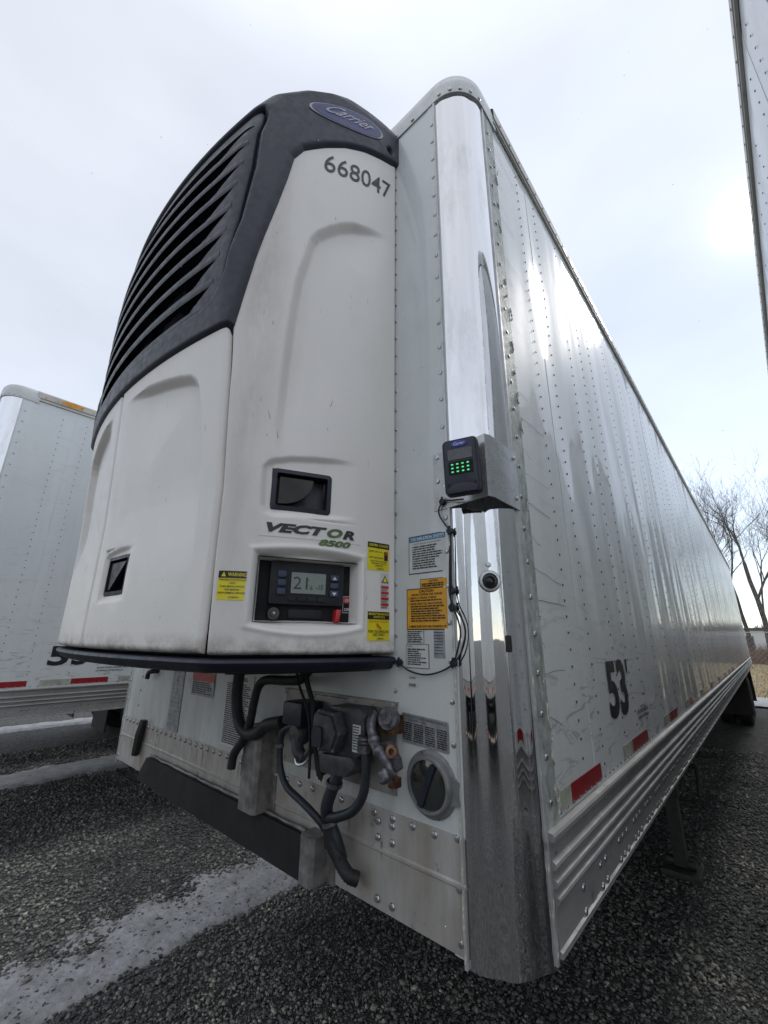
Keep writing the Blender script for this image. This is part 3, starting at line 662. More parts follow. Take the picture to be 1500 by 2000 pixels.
hose('drain_conduit', [(.749, -.065, 1.30), (.756, -.055, 1.245), (.78, -.045, 1.208), (.814, -.04, 1.18), (.830, -.02, 1.168)], .019, 'black_rubber', rib=True)
for p_, d_, r_c in (((.777, -.07, 1.395), (.25, 0, 1), .0225), ((.515, -.08, 1.455), (0, 0, 1), .0125), ((.728, -.048, 1.255), (-.2, .2, 1), .0128), ((.757, -.06, 1.292), (.3, .2, -1), .023)):
    MB().lathe(p_, d_, [(r_c, -.006), (r_c + .002, -.005), (r_c + .002, .005), (r_c, .006)], 16).done('hose_clamp', 'cast_metal', T)
MB().lathe((.903, -.08, 1.527), (0, .0, 1), [(.019, -.03), (.019, -.012), (.016, -.01), (.020, -.006), (.016, -.002), (.020, .003), (.016, .007), (.018, .012)], 16).done('hose_clamp', 'cast_metal', T)
m = MB()
for k_ in range(6):
    o_ = Vector((random.uniform(-.02, .02), random.uniform(-.02, .015), 0))
    m.tube(spline([Vector(p) + o_ * s_ for p, s_ in (((.61, -.08, 1.72), 1), ((.655, -.09, 1.65), 1), ((.69, -.095, 1.60), .8), ((.702, -.10, 1.55), .4), ((.71, -.09, 1.47), .6), ((.725, -.08, 1.40), 1.2))], 5), .0048, 6)
m.done('wiring_bundle', 'black_matte', T)
m = MB()
for k_ in range(9): m.dome((.725 + random.uniform(-.015, .02), -.07 + random.uniform(-.02, .02), 1.39 + k_ * .009), (random.uniform(-1, 1), -1, 0), .010)
m.done('cable_ties', 'black_matte', T, kind='stuff')
# U channels covering lines
for (a0, a1, b0, b1, dx) in ((.262, .405, 1.215, 1.482, -.02), (.622, .722, 1.112, 1.232, 0)):
    fr = lambda a, b, c, dx=dx, b0=b0: (a + dx * (b0 - b) * -3 * 0 , -c, b)
    m = MB().prism(lambda a, b, c: (a, -b, c), [(a0, 0.002), (a0, .055), (a0 + .012, .066), (a1 - .045, .066), (a1 - .034, .055), (a1 - .034, .007), (a1, .007), (a1, .002)], b0, b1)
    for z_ in np.linspace(b0 + .02, b1 - .02, 4 if b1 - b0 > .2 else 2): m.dome((a1 - .015, -.007, z_), (0, -1, 0), .005)
    m.done('line_cover', 'bracket_grey', T, smooth=30)
MB().tube([(.252, -.03, 1.36), (.262, -.035, 1.30), (.272, -.035, 1.205)], .018, 12).lathe((.253, -.03, 1.345), (0, 0, 1), [(.022, -.035), (.022, .03)], 14).done('standpipe', 'black_rubber', T)
hose('drain_stub', [(-.76, .0, 1.612), (-.79, -.03, 1.608), (-.822, -.03, 1.598), (-.83, -.03, 1.57)], .012)
MB().tube([(-.823, -.012, 1.36), (-.826, -.024, 1.29), (-.852, -.02, 1.19)], [.020, .022, .019], 6).done('rubber_strap', 'black_rubber', T)
# coupler skid plate under the front
m = MB().raw([(-.745, -.012, 1.110), (-.655, -.012, 1.216), (.60, -.012, 1.216), (.615, -.012, 1.105), (-.745, -.035, 1.104), (-.655, -.035, 1.210), (.60, -.035, 1.210), (.615, -.035, 1.099)], [(4, 5, 6, 7)[::-1], (0, 1, 2, 3), (1, 5, 6, 2)[::-1], (0, 4, 7, 3), (0, 1, 5, 4), (3, 7, 6, 2)])
m.done('skid_plate', 'skid_black', T, bevel=.004)
m = MB(); m.tube([(-.65 + i * .05, -.018 + random.uniform(-.004, .004), 1.219) for i in range(26)], [random.uniform(.003, .007) for _ in range(26)], 6); m.done('weld_bead', 'bracket_grey', T)
# small square data plate, chrome post bullet light, small keyhole
V, Fc = sheet(F_side(1.308), .393, .428, 1.122, 1.150, .0012, 1); s = mk('data_tag', V, Fc, 'sticker_grey', T, smooth=0)
a_ = .72; nx, ny = math.sin(a_), -math.cos(a_)
c0 = Vector((1.16 + R_ * nx, R_ + R_ * ny, 1.948))
ml = MB().lathe(c0, (nx, ny, 0), [(.0285, .0), (.030, .004), (.027, .009), (.0215, .010), (.021, .006)], 28).done('marker_socket', 'bracket_alu', T)
MB().lathe(c0, (nx, ny, 0), [(.021, .007), (.013, .009), (.012, .004), (.006, .006), (.0, .007)], 20).done('socket_core', 'black_gloss', ml)
m = MB(); m.dome(c0 + Vector((0, 0, .045)), (nx, ny, 0), .009); m.done('post_screw', 'rivet_metal', T)
a_ = 1.02; nx, ny = math.sin(a_), -math.cos(a_)
frp = lambda a, b, c: (1.16 + (R_ + c) * math.sin(a_ + a / R_), R_ - (R_ + c) * math.cos(a_ + a / R_), b)
MB().prism(frp, rrect(-.008, .008, 1.765, 1.808, .005), .0005, .003).done('key_slot', 'black_gloss', T)
# aluminium bracket bent round the post
path = [(1.105, -.004), (1.160, -.008), (1.300, -.032), (1.3085, -.01), (1.3085, .10), (1.3075, .155)]
nr = [(0, -1), (-.05, -1), (.45, -.85), (.95, -.2), (1, 0), (1, 0)]
V, Fc = sweep(path, nr, [(-.004, 2.167), (0, 2.167), (0, 2.352), (-.004, 2.352)])
m = MB().raw(V, Fc); m.dome((1.122, -.006, 2.34), (0, -1, 0), .009); m.dome((1.122, -.006, 2.26), (0, -1, 0), .009); m.dome((1.309, .135, 2.33), (1, 0, 0), .007); m.dome((1.309, .135, 2.2), (1, 0, 0), .007); m.dome((1.3085, .03, 2.345), (1, 0, 0), .004)
m.done('display_bracket', 'bracket_alu', T, smooth=30)

# ------------------------------------------------------------------ keypad display on the bracket
_ra = Vector((.14, -.024, 0)).normalized(); _rn = Vector((-.024, -.14, 0)).normalized() * 1.0; _ra = Vector((.95, .30, 0)).normalized(); _rn = Vector((_ra.y, -_ra.x, 0)); _o = Vector((1.240, -.052, 2.254))
_tl = .035
def frk(a, b, c): return _o + (_ra * math.cos(_tl) + Vector((0, 0, math.sin(_tl)))) * a + (Vector((0, 0, math.cos(_tl))) - _ra * math.sin(_tl)) * b + _rn * c
K = thing('remote_display', 'small black remote display with lit green keypad on the chrome corner post', 'control panel', tuple(_o))
MB().prism(frk, rrect(-.050, .050, -.083, .083, .014), .004, .026).prism(frk, rrect(-.045, .045, -.078, .078, .012), .0262, .030).done('housing', 'black_plastic', K, bevel=.003)
MB().prism(frk, rrect(-.034, .034, .018, .050, .003), .030, .0315).done('screen', 'screen_grey', K)
MB().prism(frk, rrect(-.034, .034, -.026, .012, .004), .030, .031).done('keypad', 'panel_black', K)
m = MB()
for i in range(4):
    for j in range(3): m.prism(frk, rrect(-.0235 + i * .0145 - .0030, -.0235 + i * .0145 + .0034, -.018 + j * .011 - .0020, -.018 + j * .011 + .0020, .001, 2), .0315, .0325)
m.done('keys', 'green_glow', K)
el = [(.022 * math.cos(t), .0655 + .0085 * math.sin(t)) for t in np.linspace(0, 2 * math.pi, 28)[:-1]]
lg = MB().prism(frk, el, .030, .0315).done('logo_badge', 'logo_blue_bright', K)
m = MB(); put_text(m, frk, 'Carrier', -.015, .015, .061, .070, .0322, .01, .35); m.done('lettering', 'print_white', lg, smooth=0)
m = MB()
for a in (-.036, .036): m.prism(frk, [(a + .006 * math.cos(t), -.056 + .006 * math.sin(t)) for t in np.linspace(0, 6.283, 13)[:-1]], .0302, .0306)
m.done('screw_well', 'black_matte', K)
MB().prism(frk, [(-.042, -.080), (.042, -.080), (.036, -.062), (.02, -.054), (-.02, -.054), (-.036, -.062)], .030, .0335).done('chin', 'black_plastic', K, bevel=.001)
# its thin cable, clipped along the post flange
P_ = [(1.225, -.034, 2.172), (1.19, -.03, 2.178), (1.148, -.015, 2.188), (1.129, -.012, 2.172), (1.128, -.012, 2.150), (1.145, -.012, 2.12), (1.162, -.012, 2.095), (1.164, -.012, 2.059), (1.160, -.012, 1.944), (1.158, -.012, 1.895), (1.178, -.015, 1.85), (1.186, -.016, 1.812), (1.174, -.012, 1.775), (1.156, -.012, 1.735), (1.116, -.012, 1.713), (1.064, -.012, 1.702), (1.011, -.012, 1.709), (.972, -.012, 1.728)]
cb = MB().tube(spline(P_, 8), .0024, 8).tube(spline([(1.162, -.014, 2.05), (1.158, -.016, 1.95), (1.162, -.02, 1.90), (1.196, -.016, 1.84), (1.198, -.014, 1.80), (1.182, -.014, 1.76), (1.16, -.014, 1.735)], 8), .0024, 8)
cb = cb.done('cable', 'black_rubber', None, loc=(1.16, -.012, 1.9), label='thin black cable looping from the keypad display down to the refrigeration unit', cat='cable')
for p in ((1.140, -.012, 2.188), (1.162, -.012, 2.095), (1.162, -.012, 1.925), (1.160, -.012, 1.88), (1.158, -.012, 1.736), (.972, -.012, 1.73)):
    m = MB(); m.lathe(p, (0, -1, 0), [(.0, .006), (.009, .005), (.010, -.006), (.006, -.011)], 12); m.tube([(p[0] - .003, p[1] - .002, p[2] - .012), (p[0] + .002, p[1] - .004, p[2] + .014)], .0035, 6)
    m.done('cable_clip', 'black_plastic', cb)

# ------------------------------------------------------------------ refrigeration unit
TZ = [1.70, 1.75, 2.2, 2.6, 3.0, 3.4, 3.6, 3.75, 3.83, 3.90, 3.94, 3.97, 3.99, 4.0]
TD = [.572, .574, .577, .60, .628, .635, .63, .605, .57, .50, .43, .37, .28, .10]
TW = [0] * 11 + [.006, .02, .06]
def side_x(d, w): return .953 - w - .12 * d - .62 * d * d
def _corner(z):
    D, w = np.interp(z, TZ, TD), np.interp(z, TZ, TW); lo, hi = 0., D
    for _ in range(40):
        mm = (lo + hi) / 2; x = side_x(mm, w)
        if mm < D - .155 * x * x: lo = mm
        else: hi = mm
    return lo
_cz = np.array(sorted(set(list(np.linspace(1.7, 3.75, 42)) + list(np.linspace(3.75, 4.0, 101))))); _cc = np.array([_corner(z) for z in _cz])
def rawP(u, z):
    D = np.interp(z, TZ, TD); w = np.interp(z, TZ, TW); c = np.interp(z, _cz, _cc); xc = side_x(c, w)
    sg = np.where(u > 2, -1, 1); u = np.where(u > 2, 4 - u, u)
    d = u * c; xs = side_x(d, w); xf = (2 - u) * xc; yf = -(D - .155 * xf * xf)
    x = np.where(u < 1, xs, xf); y = np.where(u < 1, -d, yf)
    return np.stack([sg * x, y, z + 0 * u], -1)
def SP(u, z, r=.06):
    u = np.asarray(u, float); z = np.asarray(z, float) + 0 * u
    out = rawP(u, z)
    for c in (1., 3.):
        k = np.abs(u - c) < r; t = np.clip((u - (c - r)) / (2 * r), 0, 1)[..., None]
        a, m_, b = rawP(0 * u + c - r, z), rawP(0 * u + c, z), rawP(0 * u + c + r, z)
        out = np.where(k[..., None], (1 - t) ** 2 * a + 2 * t * (1 - t) * m_ + t * t * b, out)
    return out
def SN(u, z):
    e_ = 1e-3; z = np.clip(z, 1.701, 3.9985)
    du = SP(u + e_, z) - SP(u - e_, z); dz = SP(u, z + e_) - SP(u, z - e_); n_ = np.cross(dz, du)
    n_ /= np.linalg.norm(n_, axis=-1, keepdims=True) + 1e-12
    return n_
def SH(u, z, h):
    n_ = SN(u, z); s_ = np.sign((n_[..., 0] * SP(u, z)[..., 0] - n_[..., 1]).mean()); return SP(u, z) + n_ * s_ * np.asarray(h)[..., None]
def met(u): return .55 * np.clip(u, 0, 1) + .74 * np.clip(u - 1, 0, 2) + .55 * np.clip(u - 3, 0, 1)
def pdist(u, z, pl, closed=False):
    U = met(np.asarray(u)); d = np.full(np.broadcast(U, z).shape, 9.)
    q = [(met(np.array(a)), b) for a, b in pl]
    if closed: q = q + q[:1]
    for (a, b), (c, d_) in zip(q, q[1:]):
        vx, vz = c - a, d_ - b; L2 = vx * vx + vz * vz + 1e-12
        t = np.clip(((U - a) * vx + (z - b) * vz) / L2, 0, 1); d = np.minimum(d, np.hypot(U - a - t * vx, z - b - t * vz))
    return d
def ss(x): x = np.clip(x, 0, 1); return x * x * (3 - 2 * x)
def grid_obj(name, U, Z, H, mat, parent, **k):
    V = SH(U, Z, H); n0, n1 = U.shape; idx = np.arange(n0 * n1).reshape(n0, n1)
    Fc = np.stack([idx[:-1, :-1], idx[:-1, 1:], idx[1:, 1:], idx[1:, :-1]], -1).reshape(-1, 4)
    return mk(name, V.reshape(-1, 3), Fc, mat, parent, smooth=60, **k)
RU = thing('refrigeration_unit', 'white refrigeration unit with black louvred top, mounted on the front of the nearest trailer', 'refrigeration unit', (0, -.28, 1.70))
# boundary of the black upper frame over the white doors: z as a function of u
BU = [0, .04, .28, .43, .56, .68, .73, .75, .79, .84, .88, .94, .97, 1.0, 2.0]; BZ = [3.77, 3.768, 3.725, 3.686, 3.636, 3.574, 3.518, 3.406, 3.271, 3.117, 2.979, 2.805, 2.735, 2.722, 2.729]
bpl = list(zip(BU, BZ)) + [(4 - a, b) for a, b in list(zip(BU, BZ))[::-1]]
def ztop(u): u = np.where(u > 2, 4 - u, u); return np.interp(u, BU, BZ)
gpl = [(.985, 3.744), (.955, 3.72), (.94, 3.666), (.93, 3.416), (.97, 3.166), (1.03, 2.953), (1.07, 2.89), (1.12, 2.855), (1.19, 2.841), (1.6, 2.83), (2, 2.825)]
gpl = gpl + [(4 - a, b) for a, b in gpl[::-1][1:]]
gz = [2.841, 2.855, 2.89, 2.953, 3.166, 3.416, 3.666, 3.72, 3.744]; gu = [1.19, 1.12, 1.07, 1.03, .97, .93, .94, .955, .985]
sz = [2.875, 2.933, 3.031, 3.13, 3.229, 3.334, 3.439, 3.538, 3.643]; su = [1.17, 1.14, 1.10, 1.07, 1.05, 1.03, 1.01, 1.0, .995]
zz = np.concatenate([np.linspace(2.60, 3.9, 400), np.linspace(3.9, 3.9995, 26)[1:]])
us_ = np.concatenate([np.linspace(0, .88, 130), np.linspace(.88, 1.22, 150)[1:], np.linspace(1.22, 2.75, 120)[1:], np.linspace(2.75, 4, 130)[1:]])
U, Z = np.meshgrid(us_, zz); Um = np.where(U > 2, 4 - U, U)
sd = pdist(U, Z, bpl) * np.where(Z > ztop(U), 1, -1) - .004
H = np.where(sd > -.012, -.012 + .026 * ss((sd + .012) / .034), -.012 - .06 * ss((-.012 - sd) / .02))
ing = (Um > np.interp(Z, gz, gu)) & (Z < 3.744) & (Z > np.interp(Um, [1.03, 1.07, 1.12, 1.19, 1.6, 2], [2.953, 2.89, 2.855, 2.841, 2.83, 2.825]))
gd = pdist(U, Z, gpl, closed=True) * np.where(ing, 1, -1)
H = H - .015 * ss((gd + .003) / .008) - .016 * np.exp(-((gd - .003) / .007) ** 2)
ins = (Um > 1.75) & (Z < 3.648) & (Z > 2.872)
for k_ in range(8):
    zk = 2.936 + .1015 * k_; t_ = Um - np.interp(zk, sz, su) - .12 * np.clip((zk - Z) / .1, 0, 1)
    hk = .060 * np.clip(t_ / .09, 0, 1) ** .7 + .05 * np.clip((t_ - .06) / .22, 0, 1)
    ins |= (t_ > 0) & (Z <= zk) & (Z > zk - hk) & (Z > 2.872)
H = np.where(ins, -.11, H)
# latch notch near the wall at the top corner
H = H - .02 * np.exp(-(((Um - .10) / .03) ** 2 + ((Z - 3.83) / .018) ** 2) ** 2)
grid_obj('upper_frame', U, Z, H, 'black_plastic', RU)
# slats of the grille
for k_ in range(7):
    z0 = 2.933 + .1015 * k_
    prof = [(-.001, 0), (.0005, .009), (.0, .024), (-.012, .052), (-.034, .058), (-.05, .060), (-.05, .052), (-.024, .036), (-.010, .012), (-.008, .002), (-.002, -.002)]
    ur = np.interp(z0 + .03, sz, su) - .004; uu = np.concatenate([np.linspace(ur, 1.12, 16), np.linspace(1.12, 2.88, 60)[1:], np.linspace(2.88, 4 - ur, 16)[1:]])
    A = np.array([[p[1] for p in prof]] * len(uu)); Hh = np.array([[p[0] for p in prof]] * len(uu)); UU = np.repeat(uu[:, None], len(prof), 1)
    V = SH(UU, z0 + A, Hh); n0, n1 = UU.shape; idx = np.arange(n0 * n1).reshape(n0, n1)
    Fc = [(idx[i, j], idx[i, (j + 1) % n1], idx[i + 1, (j + 1) % n1], idx[i + 1, j]) for i in range(n0 - 1) for j in range(n1)]
    mk('grille_slat', V.reshape(-1, 3), Fc, 'black_plastic', RU, smooth=50)
for uc in (1.45, 1.80, 2.2, 2.55):
    uu = np.array([uc - .012, uc + .012]); zs_ = np.linspace(2.88, 3.64, 20); UU, ZZ = np.meshgrid(uu, zs_); V = SH(UU, ZZ, 0 * UU - .045); V2 = SH(UU, ZZ, 0 * UU - .075)
    VV = np.concatenate([V.reshape(-1, 3), V2.reshape(-1, 3)]); n_ = len(zs_); Fc = []
    for i in range(n_ - 1):
        a = 2 * i; Fc += [(a, a + 1, a + 3, a + 2), (2 * n_ + a, 2 * n_ + a + 2, 2 * n_ + a + 3, 2 * n_ + a + 1), (a, a + 2, 2 * n_ + a + 2, 2 * n_ + a), (a + 1, 2 * n_ + a + 1, 2 * n_ + a + 3, a + 3)]
    mk('grille_strut', VV, Fc, 'black_plastic', RU, smooth=0)
# inner shell behind the doors
zz = np.linspace(1.70, 2.75, 20); us2 = np.linspace(0, 4, 90); U, Z = np.meshgrid(us2, zz); grid_obj('inner_shell', U, Z, 0 * U - .10, 'black_matte', RU)
# side doors
def edge_h(dist, base=0., depth=.018, rad=.012): return base - depth * (1 - np.sqrt(np.clip(1 - (1 - np.clip(dist / rad, 0, 1)) ** 2, 0, 1)))
sc1 = [(.10, 3.345), (.22, 3.335), (.36, 3.314), (.45, 3.28), (.52, 3.242), (.585, 3.20), (.62, 3.16), (.64, 3.094), (.69, 2.949), (.73, 2.75), (.755, 2.6), (.78, 2.40), (.79, 2.2)]
hp = [(.30, 2.330), (.45, 2.328), (.56, 2.322), (.70, 2.312), (.785, 2.298), (.825, 2.285), (.84, 2.265), (.845, 2.20), (.84, 2.15), (.82, 2.128), (.78, 2.120), (.6, 2.125), (.33, 2.134)]
zl = [1.753, 2.0, 2.2, 2.45, 2.62, 2.726, 2.805, 2.979, 3.117, 3.271, 3.406, 3.518, 3.574, 3.636, 3.686, 3.725, 3.768]
ul = [1.008, 1.02, 1.022, 1.01, 1.0, .995, .965, .905, .865, .815, .775, .755, .71, .59, .47, .33, .08]
zs_ = np.concatenate([np.linspace(1.753, 2.36, 170), np.linspace(2.36, 3.50, 200)[1:], np.linspace(3.5, 3.785, 50)[1:]])
def side_door(mirror):
    t = np.linspace(0, 1, 150); uL = np.interp(zs_, zl + [3.785], ul + [.03]); U = .004 + np.outer(uL - .004, t); Z = np.repeat(zs_[:, None], 150, 1)
    d = np.minimum(met(U) - met(np.array(.004)), met(uL)[:, None] - met(U)); d = np.minimum(d, Z - 1.753)
    H = edge_h(d)
    # upper scallop: the middle of the door is pressed in beyond the curve
    zc = np.interp(U, [p[0] for p in sc1[:7]], [p[1] for p in sc1[:7]]); uc = np.interp(Z, [p[1] for p in sc1[::-1]], [p[0] for p in sc1[::-1]])
    inside = (U < uc) & (Z < np.interp(U, [p[0] for p in sc1], [p[1] for p in sc1]))
    sd = pdist(U, Z, sc1) * np.where(inside, 1, -1)
    fade = np.clip((3.40 - Z) * 0 + 1, 0, 1) * ss((Z - 2.2) / .5) * ss((U - .06) / .3)
    H = H - .028 * ss((sd + .004) / .030) * fade * (1 - .75 * ss((sd - .03) / .25))
    if not mirror:
        inside = (U < np.interp(Z, [2.12, 2.128, 2.15, 2.2, 2.265, 2.285, 2.298], [.78, .82, .84, .845, .84, .825, .785])) & (Z < np.interp(U, [.3, .56, .7, .785, .84], [2.33, 2.322, 2.312, 2.298, 2.265])) & (Z > 2.12)
        sd = pdist(U, Z, hp) * np.where(inside, 1, -1)
        H = H - .013 * ss((sd + .002) / .02) * ss((U - .28) / .25)
        # handle pocket
        inr = np.minimum(np.minimum(U - .48, .785 - U) * .55, np.minimum(Z - 2.148, 2.268 - Z)); H = H - .05 * ss(inr / .005 + .3)
        # control opening with a soft lip: bowed top and bottom edges
        q = (U - .555) / .29; top = 2.032 - .012 * q * q; bot = 1.812 + .018 * q * q
        inr = np.minimum(.285 - np.abs(U - .555), 9) * .55; inr = np.minimum(inr, np.minimum(top - Z, Z - bot))
        H = H - .022 * ss((inr + .004) / .022) + .004 * np.exp(-((inr + .008) / .007) ** 2)
        inr = np.minimum(np.minimum(U - .285, .82 - U) * .55, np.minimum(Z - 1.838, 2.008 - Z)); H = H - .045 * ss(inr / .004 + .3)
    if mirror: U = 4 - U
    return grid_obj('side_door', U, Z, H, 'unit_white', RU)
SD = side_door(False); side_door(True)
# front doors
fsc = [(1.95, 2.675), (1.79, 2.686), (1.62, 2.675), (1.48, 2.657), (1.34, 2.635), (1.25, 2.615), (1.21, 2.59), (1.19, 2.56), (1.17, 2.48), (1.15, 2.381), (1.145, 2.25), (1.14, 2.137), (1.13, 2.02), (1.12, 1.93)]
fhp = [(1.60, 2.085), (1.75, 2.082), (1.86, 2.074), (1.885, 2.060), (1.885, 1.98), (1.88, 1.91), (1.86, 1.90), (1.6, 1.902)]
def front_door(mirror):
    zs_ = np.linspace(1.755, 2.77, 230); t = np.linspace(0, 1, 160); U = np.repeat((1.03 + (1.996 - 1.03) * t)[None], len(zs_), 0); Z = np.repeat(zs_[:, None], 160, 1)
    U = U - .012 * np.clip((Z - 2.3) / .45, 0, 1) * (1 - t)[None] * 2.2
    d = np.minimum(np.minimum((U - U[:, :1]) * .74, (1.996 - U) * .74 + .002), Z - 1.755); H = edge_h(d, rad=.016)
    inside = (U > np.interp(Z, [p[1] for p in fsc[::-1]], [p[0] for p in fsc[::-1]])) & (Z < np.interp(U, [1.13, 1.15, 1.19, 1.21, 1.25, 1.34, 1.48, 1.62, 1.79, 1.95], [2.1, 2.381, 2.56, 2.59, 2.615, 2.635, 2.657, 2.675, 2.686, 2.675]))
    sd = pdist(U, Z, fsc) * np.where(inside, 1, -1)
    fade = ss((Z - 1.95) / .35) * ss((1.93 - U) / .35); hon = 0. if mirror else 1.
    H = H - .032 * ss((sd + .004) / .032) * fade * (1 - .55 * ss((sd - .03) / .3))
    inside = (U < 1.885) & (U > 1.58) & (Z < 2.084) & (Z > 1.902); sd = pdist(U, Z, fhp) * np.where(inside, 1, -1)
    H = H - hon * .012 * ss((sd + .002) / .018) * ss((U - 1.56) / .15)
    inr = np.minimum(np.minimum(U - 1.625, 1.862 - U) * .74, np.minimum(Z - 1.927, 2.055 - Z)); H = H - hon * .05 * ss(inr / .005 + .3)
    if mirror: U = 4 - U
    return grid_obj('front_door', U, Z, H, 'unit_white', RU)
FD = front_door(False); FD2 = front_door(True)
# dark tray and seal below the doors
def ring(name, prof, mat, u0=0., u1=4., parent=RU, **k):
    uu = np.concatenate([np.linspace(u0, 1.2, 30), np.linspace(1.2, 2.8, 30)[1:], np.linspace(2.8, u1, 30)[1:]]); UU = np.repeat(uu[:, None], len(prof), 1); Hh = np.array([[p[0] for p in prof]] * len(uu)); ZZ = np.array([[p[1] for p in prof]] * len(uu))
    V = SH(UU, np.clip(ZZ, 1.72, 4), Hh); V[..., 2] = ZZ; n0, n1 = UU.shape; idx = np.arange(n0 * n1).reshape(n0, n1)
    Fc = [(idx[i, j], idx[i + 1, j], idx[i + 1, (j + 1) % n1], idx[i, (j + 1) % n1]) for i in range(n0 - 1) for j in range(n1)]; Fc.append(tuple(idx[0])); Fc.append(tuple(idx[-1][::-1]))
    return mk(name, V.reshape(-1, 3), Fc, mat, parent, smooth=50, **k), V
ring('drip_tray', [(-.10, 1.745), (-.010, 1.745), (-.003, 1.741), (.001, 1.734), (-.002, 1.727), (-.012, 1.723), (-.016, 1.714), (-.026, 1.709), (-.10, 1.709)], 'black_plastic')
bot = SH(us2, 0 * us2 + 1.75, 0 * us2 - .05); bot[:, 2] = 1.713; mk('unit_floor', bot, [tuple(range(len(bot)))], 'black_matte', RU, smooth=0)
# frames in the surface of the unit
def frame_at(u, z, dc=0.):
    p = Vector(SP(np.array([u]), np.array([z]))[0]); up = Vector((0, 0, 1)); a = Vector(SP(np.array([u - .05]), np.array([z]))[0]) - Vector(SP(np.array([u + .05]), np.array([z]))[0]); a.z = 0; a.normalize()
    nn = a.cross(up)
    return lambda x, y, c: p + a * x + up * y + nn * (c + dc)
def surf(u0, z0, off=0., sc=.545):    # follows the curved surface: a metres to the right, b up
    def f(a, b, c):
        u = np.array([u0 - a / sc]); z = np.array([z0 + b]); return tuple(SH(u, z, np.array([c + off]))[0])
    return f
# handle of the side door
def handle(fr, w, h, parent, blade='dark_steel'):
    out = rrect(-w / 2, w / 2, -h / 2, h / 2, .012); inn = rrect(-w / 2 + .013, w / 2 - .013, -h / 2 + .013, h / 2 - .013, .006); k = len(out)
    V = [fr(a, b, .003) for a, b in out] + [fr(a, b, .006) for a, b in inn] + [fr(a, b, -.04) for a, b in inn] + [fr(a, b, -.012) for a, b in out]
    Fc = []
    for i in range(k):
        j = (i + 1) % k; Fc += [(i, j, k + j, k + i), (k + i, k + j, 2 * k + j, 2 * k + i), (3 * k + i, 3 * k + j, j, i)]
    Fc.append(tuple(range(2 * k, 3 * k)))
    hb = mk('door_handle', V, Fc, 'black_plastic', parent, smooth=30)
    return hb
frh = frame_at(.632, 2.208, -.016); hb = handle(frh, .176, .126, SD)
hb.name = 'door_handle'
def blade(fr, w, h, parent, mat):
    pts = [(-w / 2 + .022, h / 2 - .024)] + [(w / 2 - .055 - .0 * i, h / 2 - .024) for i in (0,)] + [(w / 2 - .055 - (w - .08) * (1 - math.cos(t)), -h / 2 + .02 + (h - .044) * (1 - math.sin(t))) for t in np.linspace(.25, 1.35, 7)] + [(-w / 2 + .022, -h / 2 + .02)]
    return MB().prism(fr, pts, -.012, .001)
m = blade(frh, .176, .126, hb, 'dark_steel'); m.done('latch_blade', 'bracket_grey' if False else 'dark_steel', SD, smooth=0)
frf = frame_at(1.745, 1.992, -.016); handle(frf, .176, .134, FD)
MB().prism(frf, [(-.066, .045), (.052, .045), (-.052, -.045), (-.066, -.045)], -.012, .0).done('latch_blade', 'black_plastic', FD, smooth=0)
# control panel
frc = frame_at(.553, 1.923, -.018)
CW, CH = .1475, .0865
cp_ = MB().raw([frc(a, b, c) for a, b, c in ((-CW, -CH, -.045), (CW, -CH, -.045), (CW, CH, -.045), (-CW, CH, -.045), (-CW, -CH, .0), (CW, -CH, 0), (CW, CH, 0), (-CW, CH, 0))], [(0, 1, 2, 3), (0, 4, 5, 1), (1, 5, 6, 2), (2, 6, 7, 3), (3, 7, 4, 0)]).done('control_panel', 'panel_black', RU, smooth=0)
def ca(x): return -CW + 2 * CW * x
def cb_(y): return CH - 2 * CH * y
MB().prism(frc, rrect(ca(.13), ca(.86), cb_(.72), cb_(.03), .006), -.045, -.028).done('controller', 'controller_black', cp_, bevel=.002)
MB().prism(frc, rrect(ca(.33), ca(.67), cb_(.54), cb_(.2), .002), -.028, -.0265).done('lcd_screen', 'lcd', cp_)
m = MB(); put_text(m, frc, '21', ca(.35), ca(.49), cb_(.47), cb_(.27), -.0258, 0.0); put_text(m, frc, '6', ca(.515), ca(.54), cb_(.48), cb_(.40), -.0258, 0.0); put_text(m, frc, '-10', ca(.575), ca(.645), cb_(.47), cb_(.38), -.0258, 0.0)
put_text(m, frc, 'o', ca(.495), ca(.505), cb_(.34), cb_(.31), -.0258, 0.)
m.done('lcd_digits', 'lcd_ink', cp_, smooth=0)
for (x0, x1, y0, y1) in ((.2, .28, .19, .29), (.2, .28, .33, .43), (.2, .28, .47, .57), (.715, .80, .21, .31), (.715, .80, .345, .435), (.715, .80, .47, .57)):
    MB().prism(frc, rrect(ca(x0), ca(x1), cb_(y1), cb_(y0), .003), -.028, -.0225).done('button', 'button_blue', cp_, bevel=.001)
for i in range(4): MB().prism(frc, rrect(ca(.31 + i * .095), ca(.39 + i * .095), cb_(.665), cb_(.6), .003), -.028, -.024).done('soft_key', 'controller_black', cp_, bevel=.001)
m = MB(); m.prism(frc, [(ca(.735), cb_(.29)), (ca(.78), cb_(.29)), (ca(.7575), cb_(.235))], -.0225, -.0218); m.prism(frc, [(ca(.735), cb_(.50)), (ca(.7575), cb_(.555)), (ca(.78), cb_(.50))], -.0225, -.0218); m.done('arrow_marks', 'print_white', cp_, smooth=0)
kc = frc(ca(.19), cb_(.865), -.045); kn = (Vector(frc(0, 0, 1)) - Vector(frc(0, 0, 0)))
MB().lathe(kc, kn, [(.019, 0), (.019, .012), (.016, .016), (.011, .016), (.010, .022), (.0, .022)], 14).done('port_knob', 'black_gloss', cp_)
m = MB(); m.dome(Vector(kc) + kn * .022, kn, .004); m.done('knob_pin', 'rivet_metal', cp_)
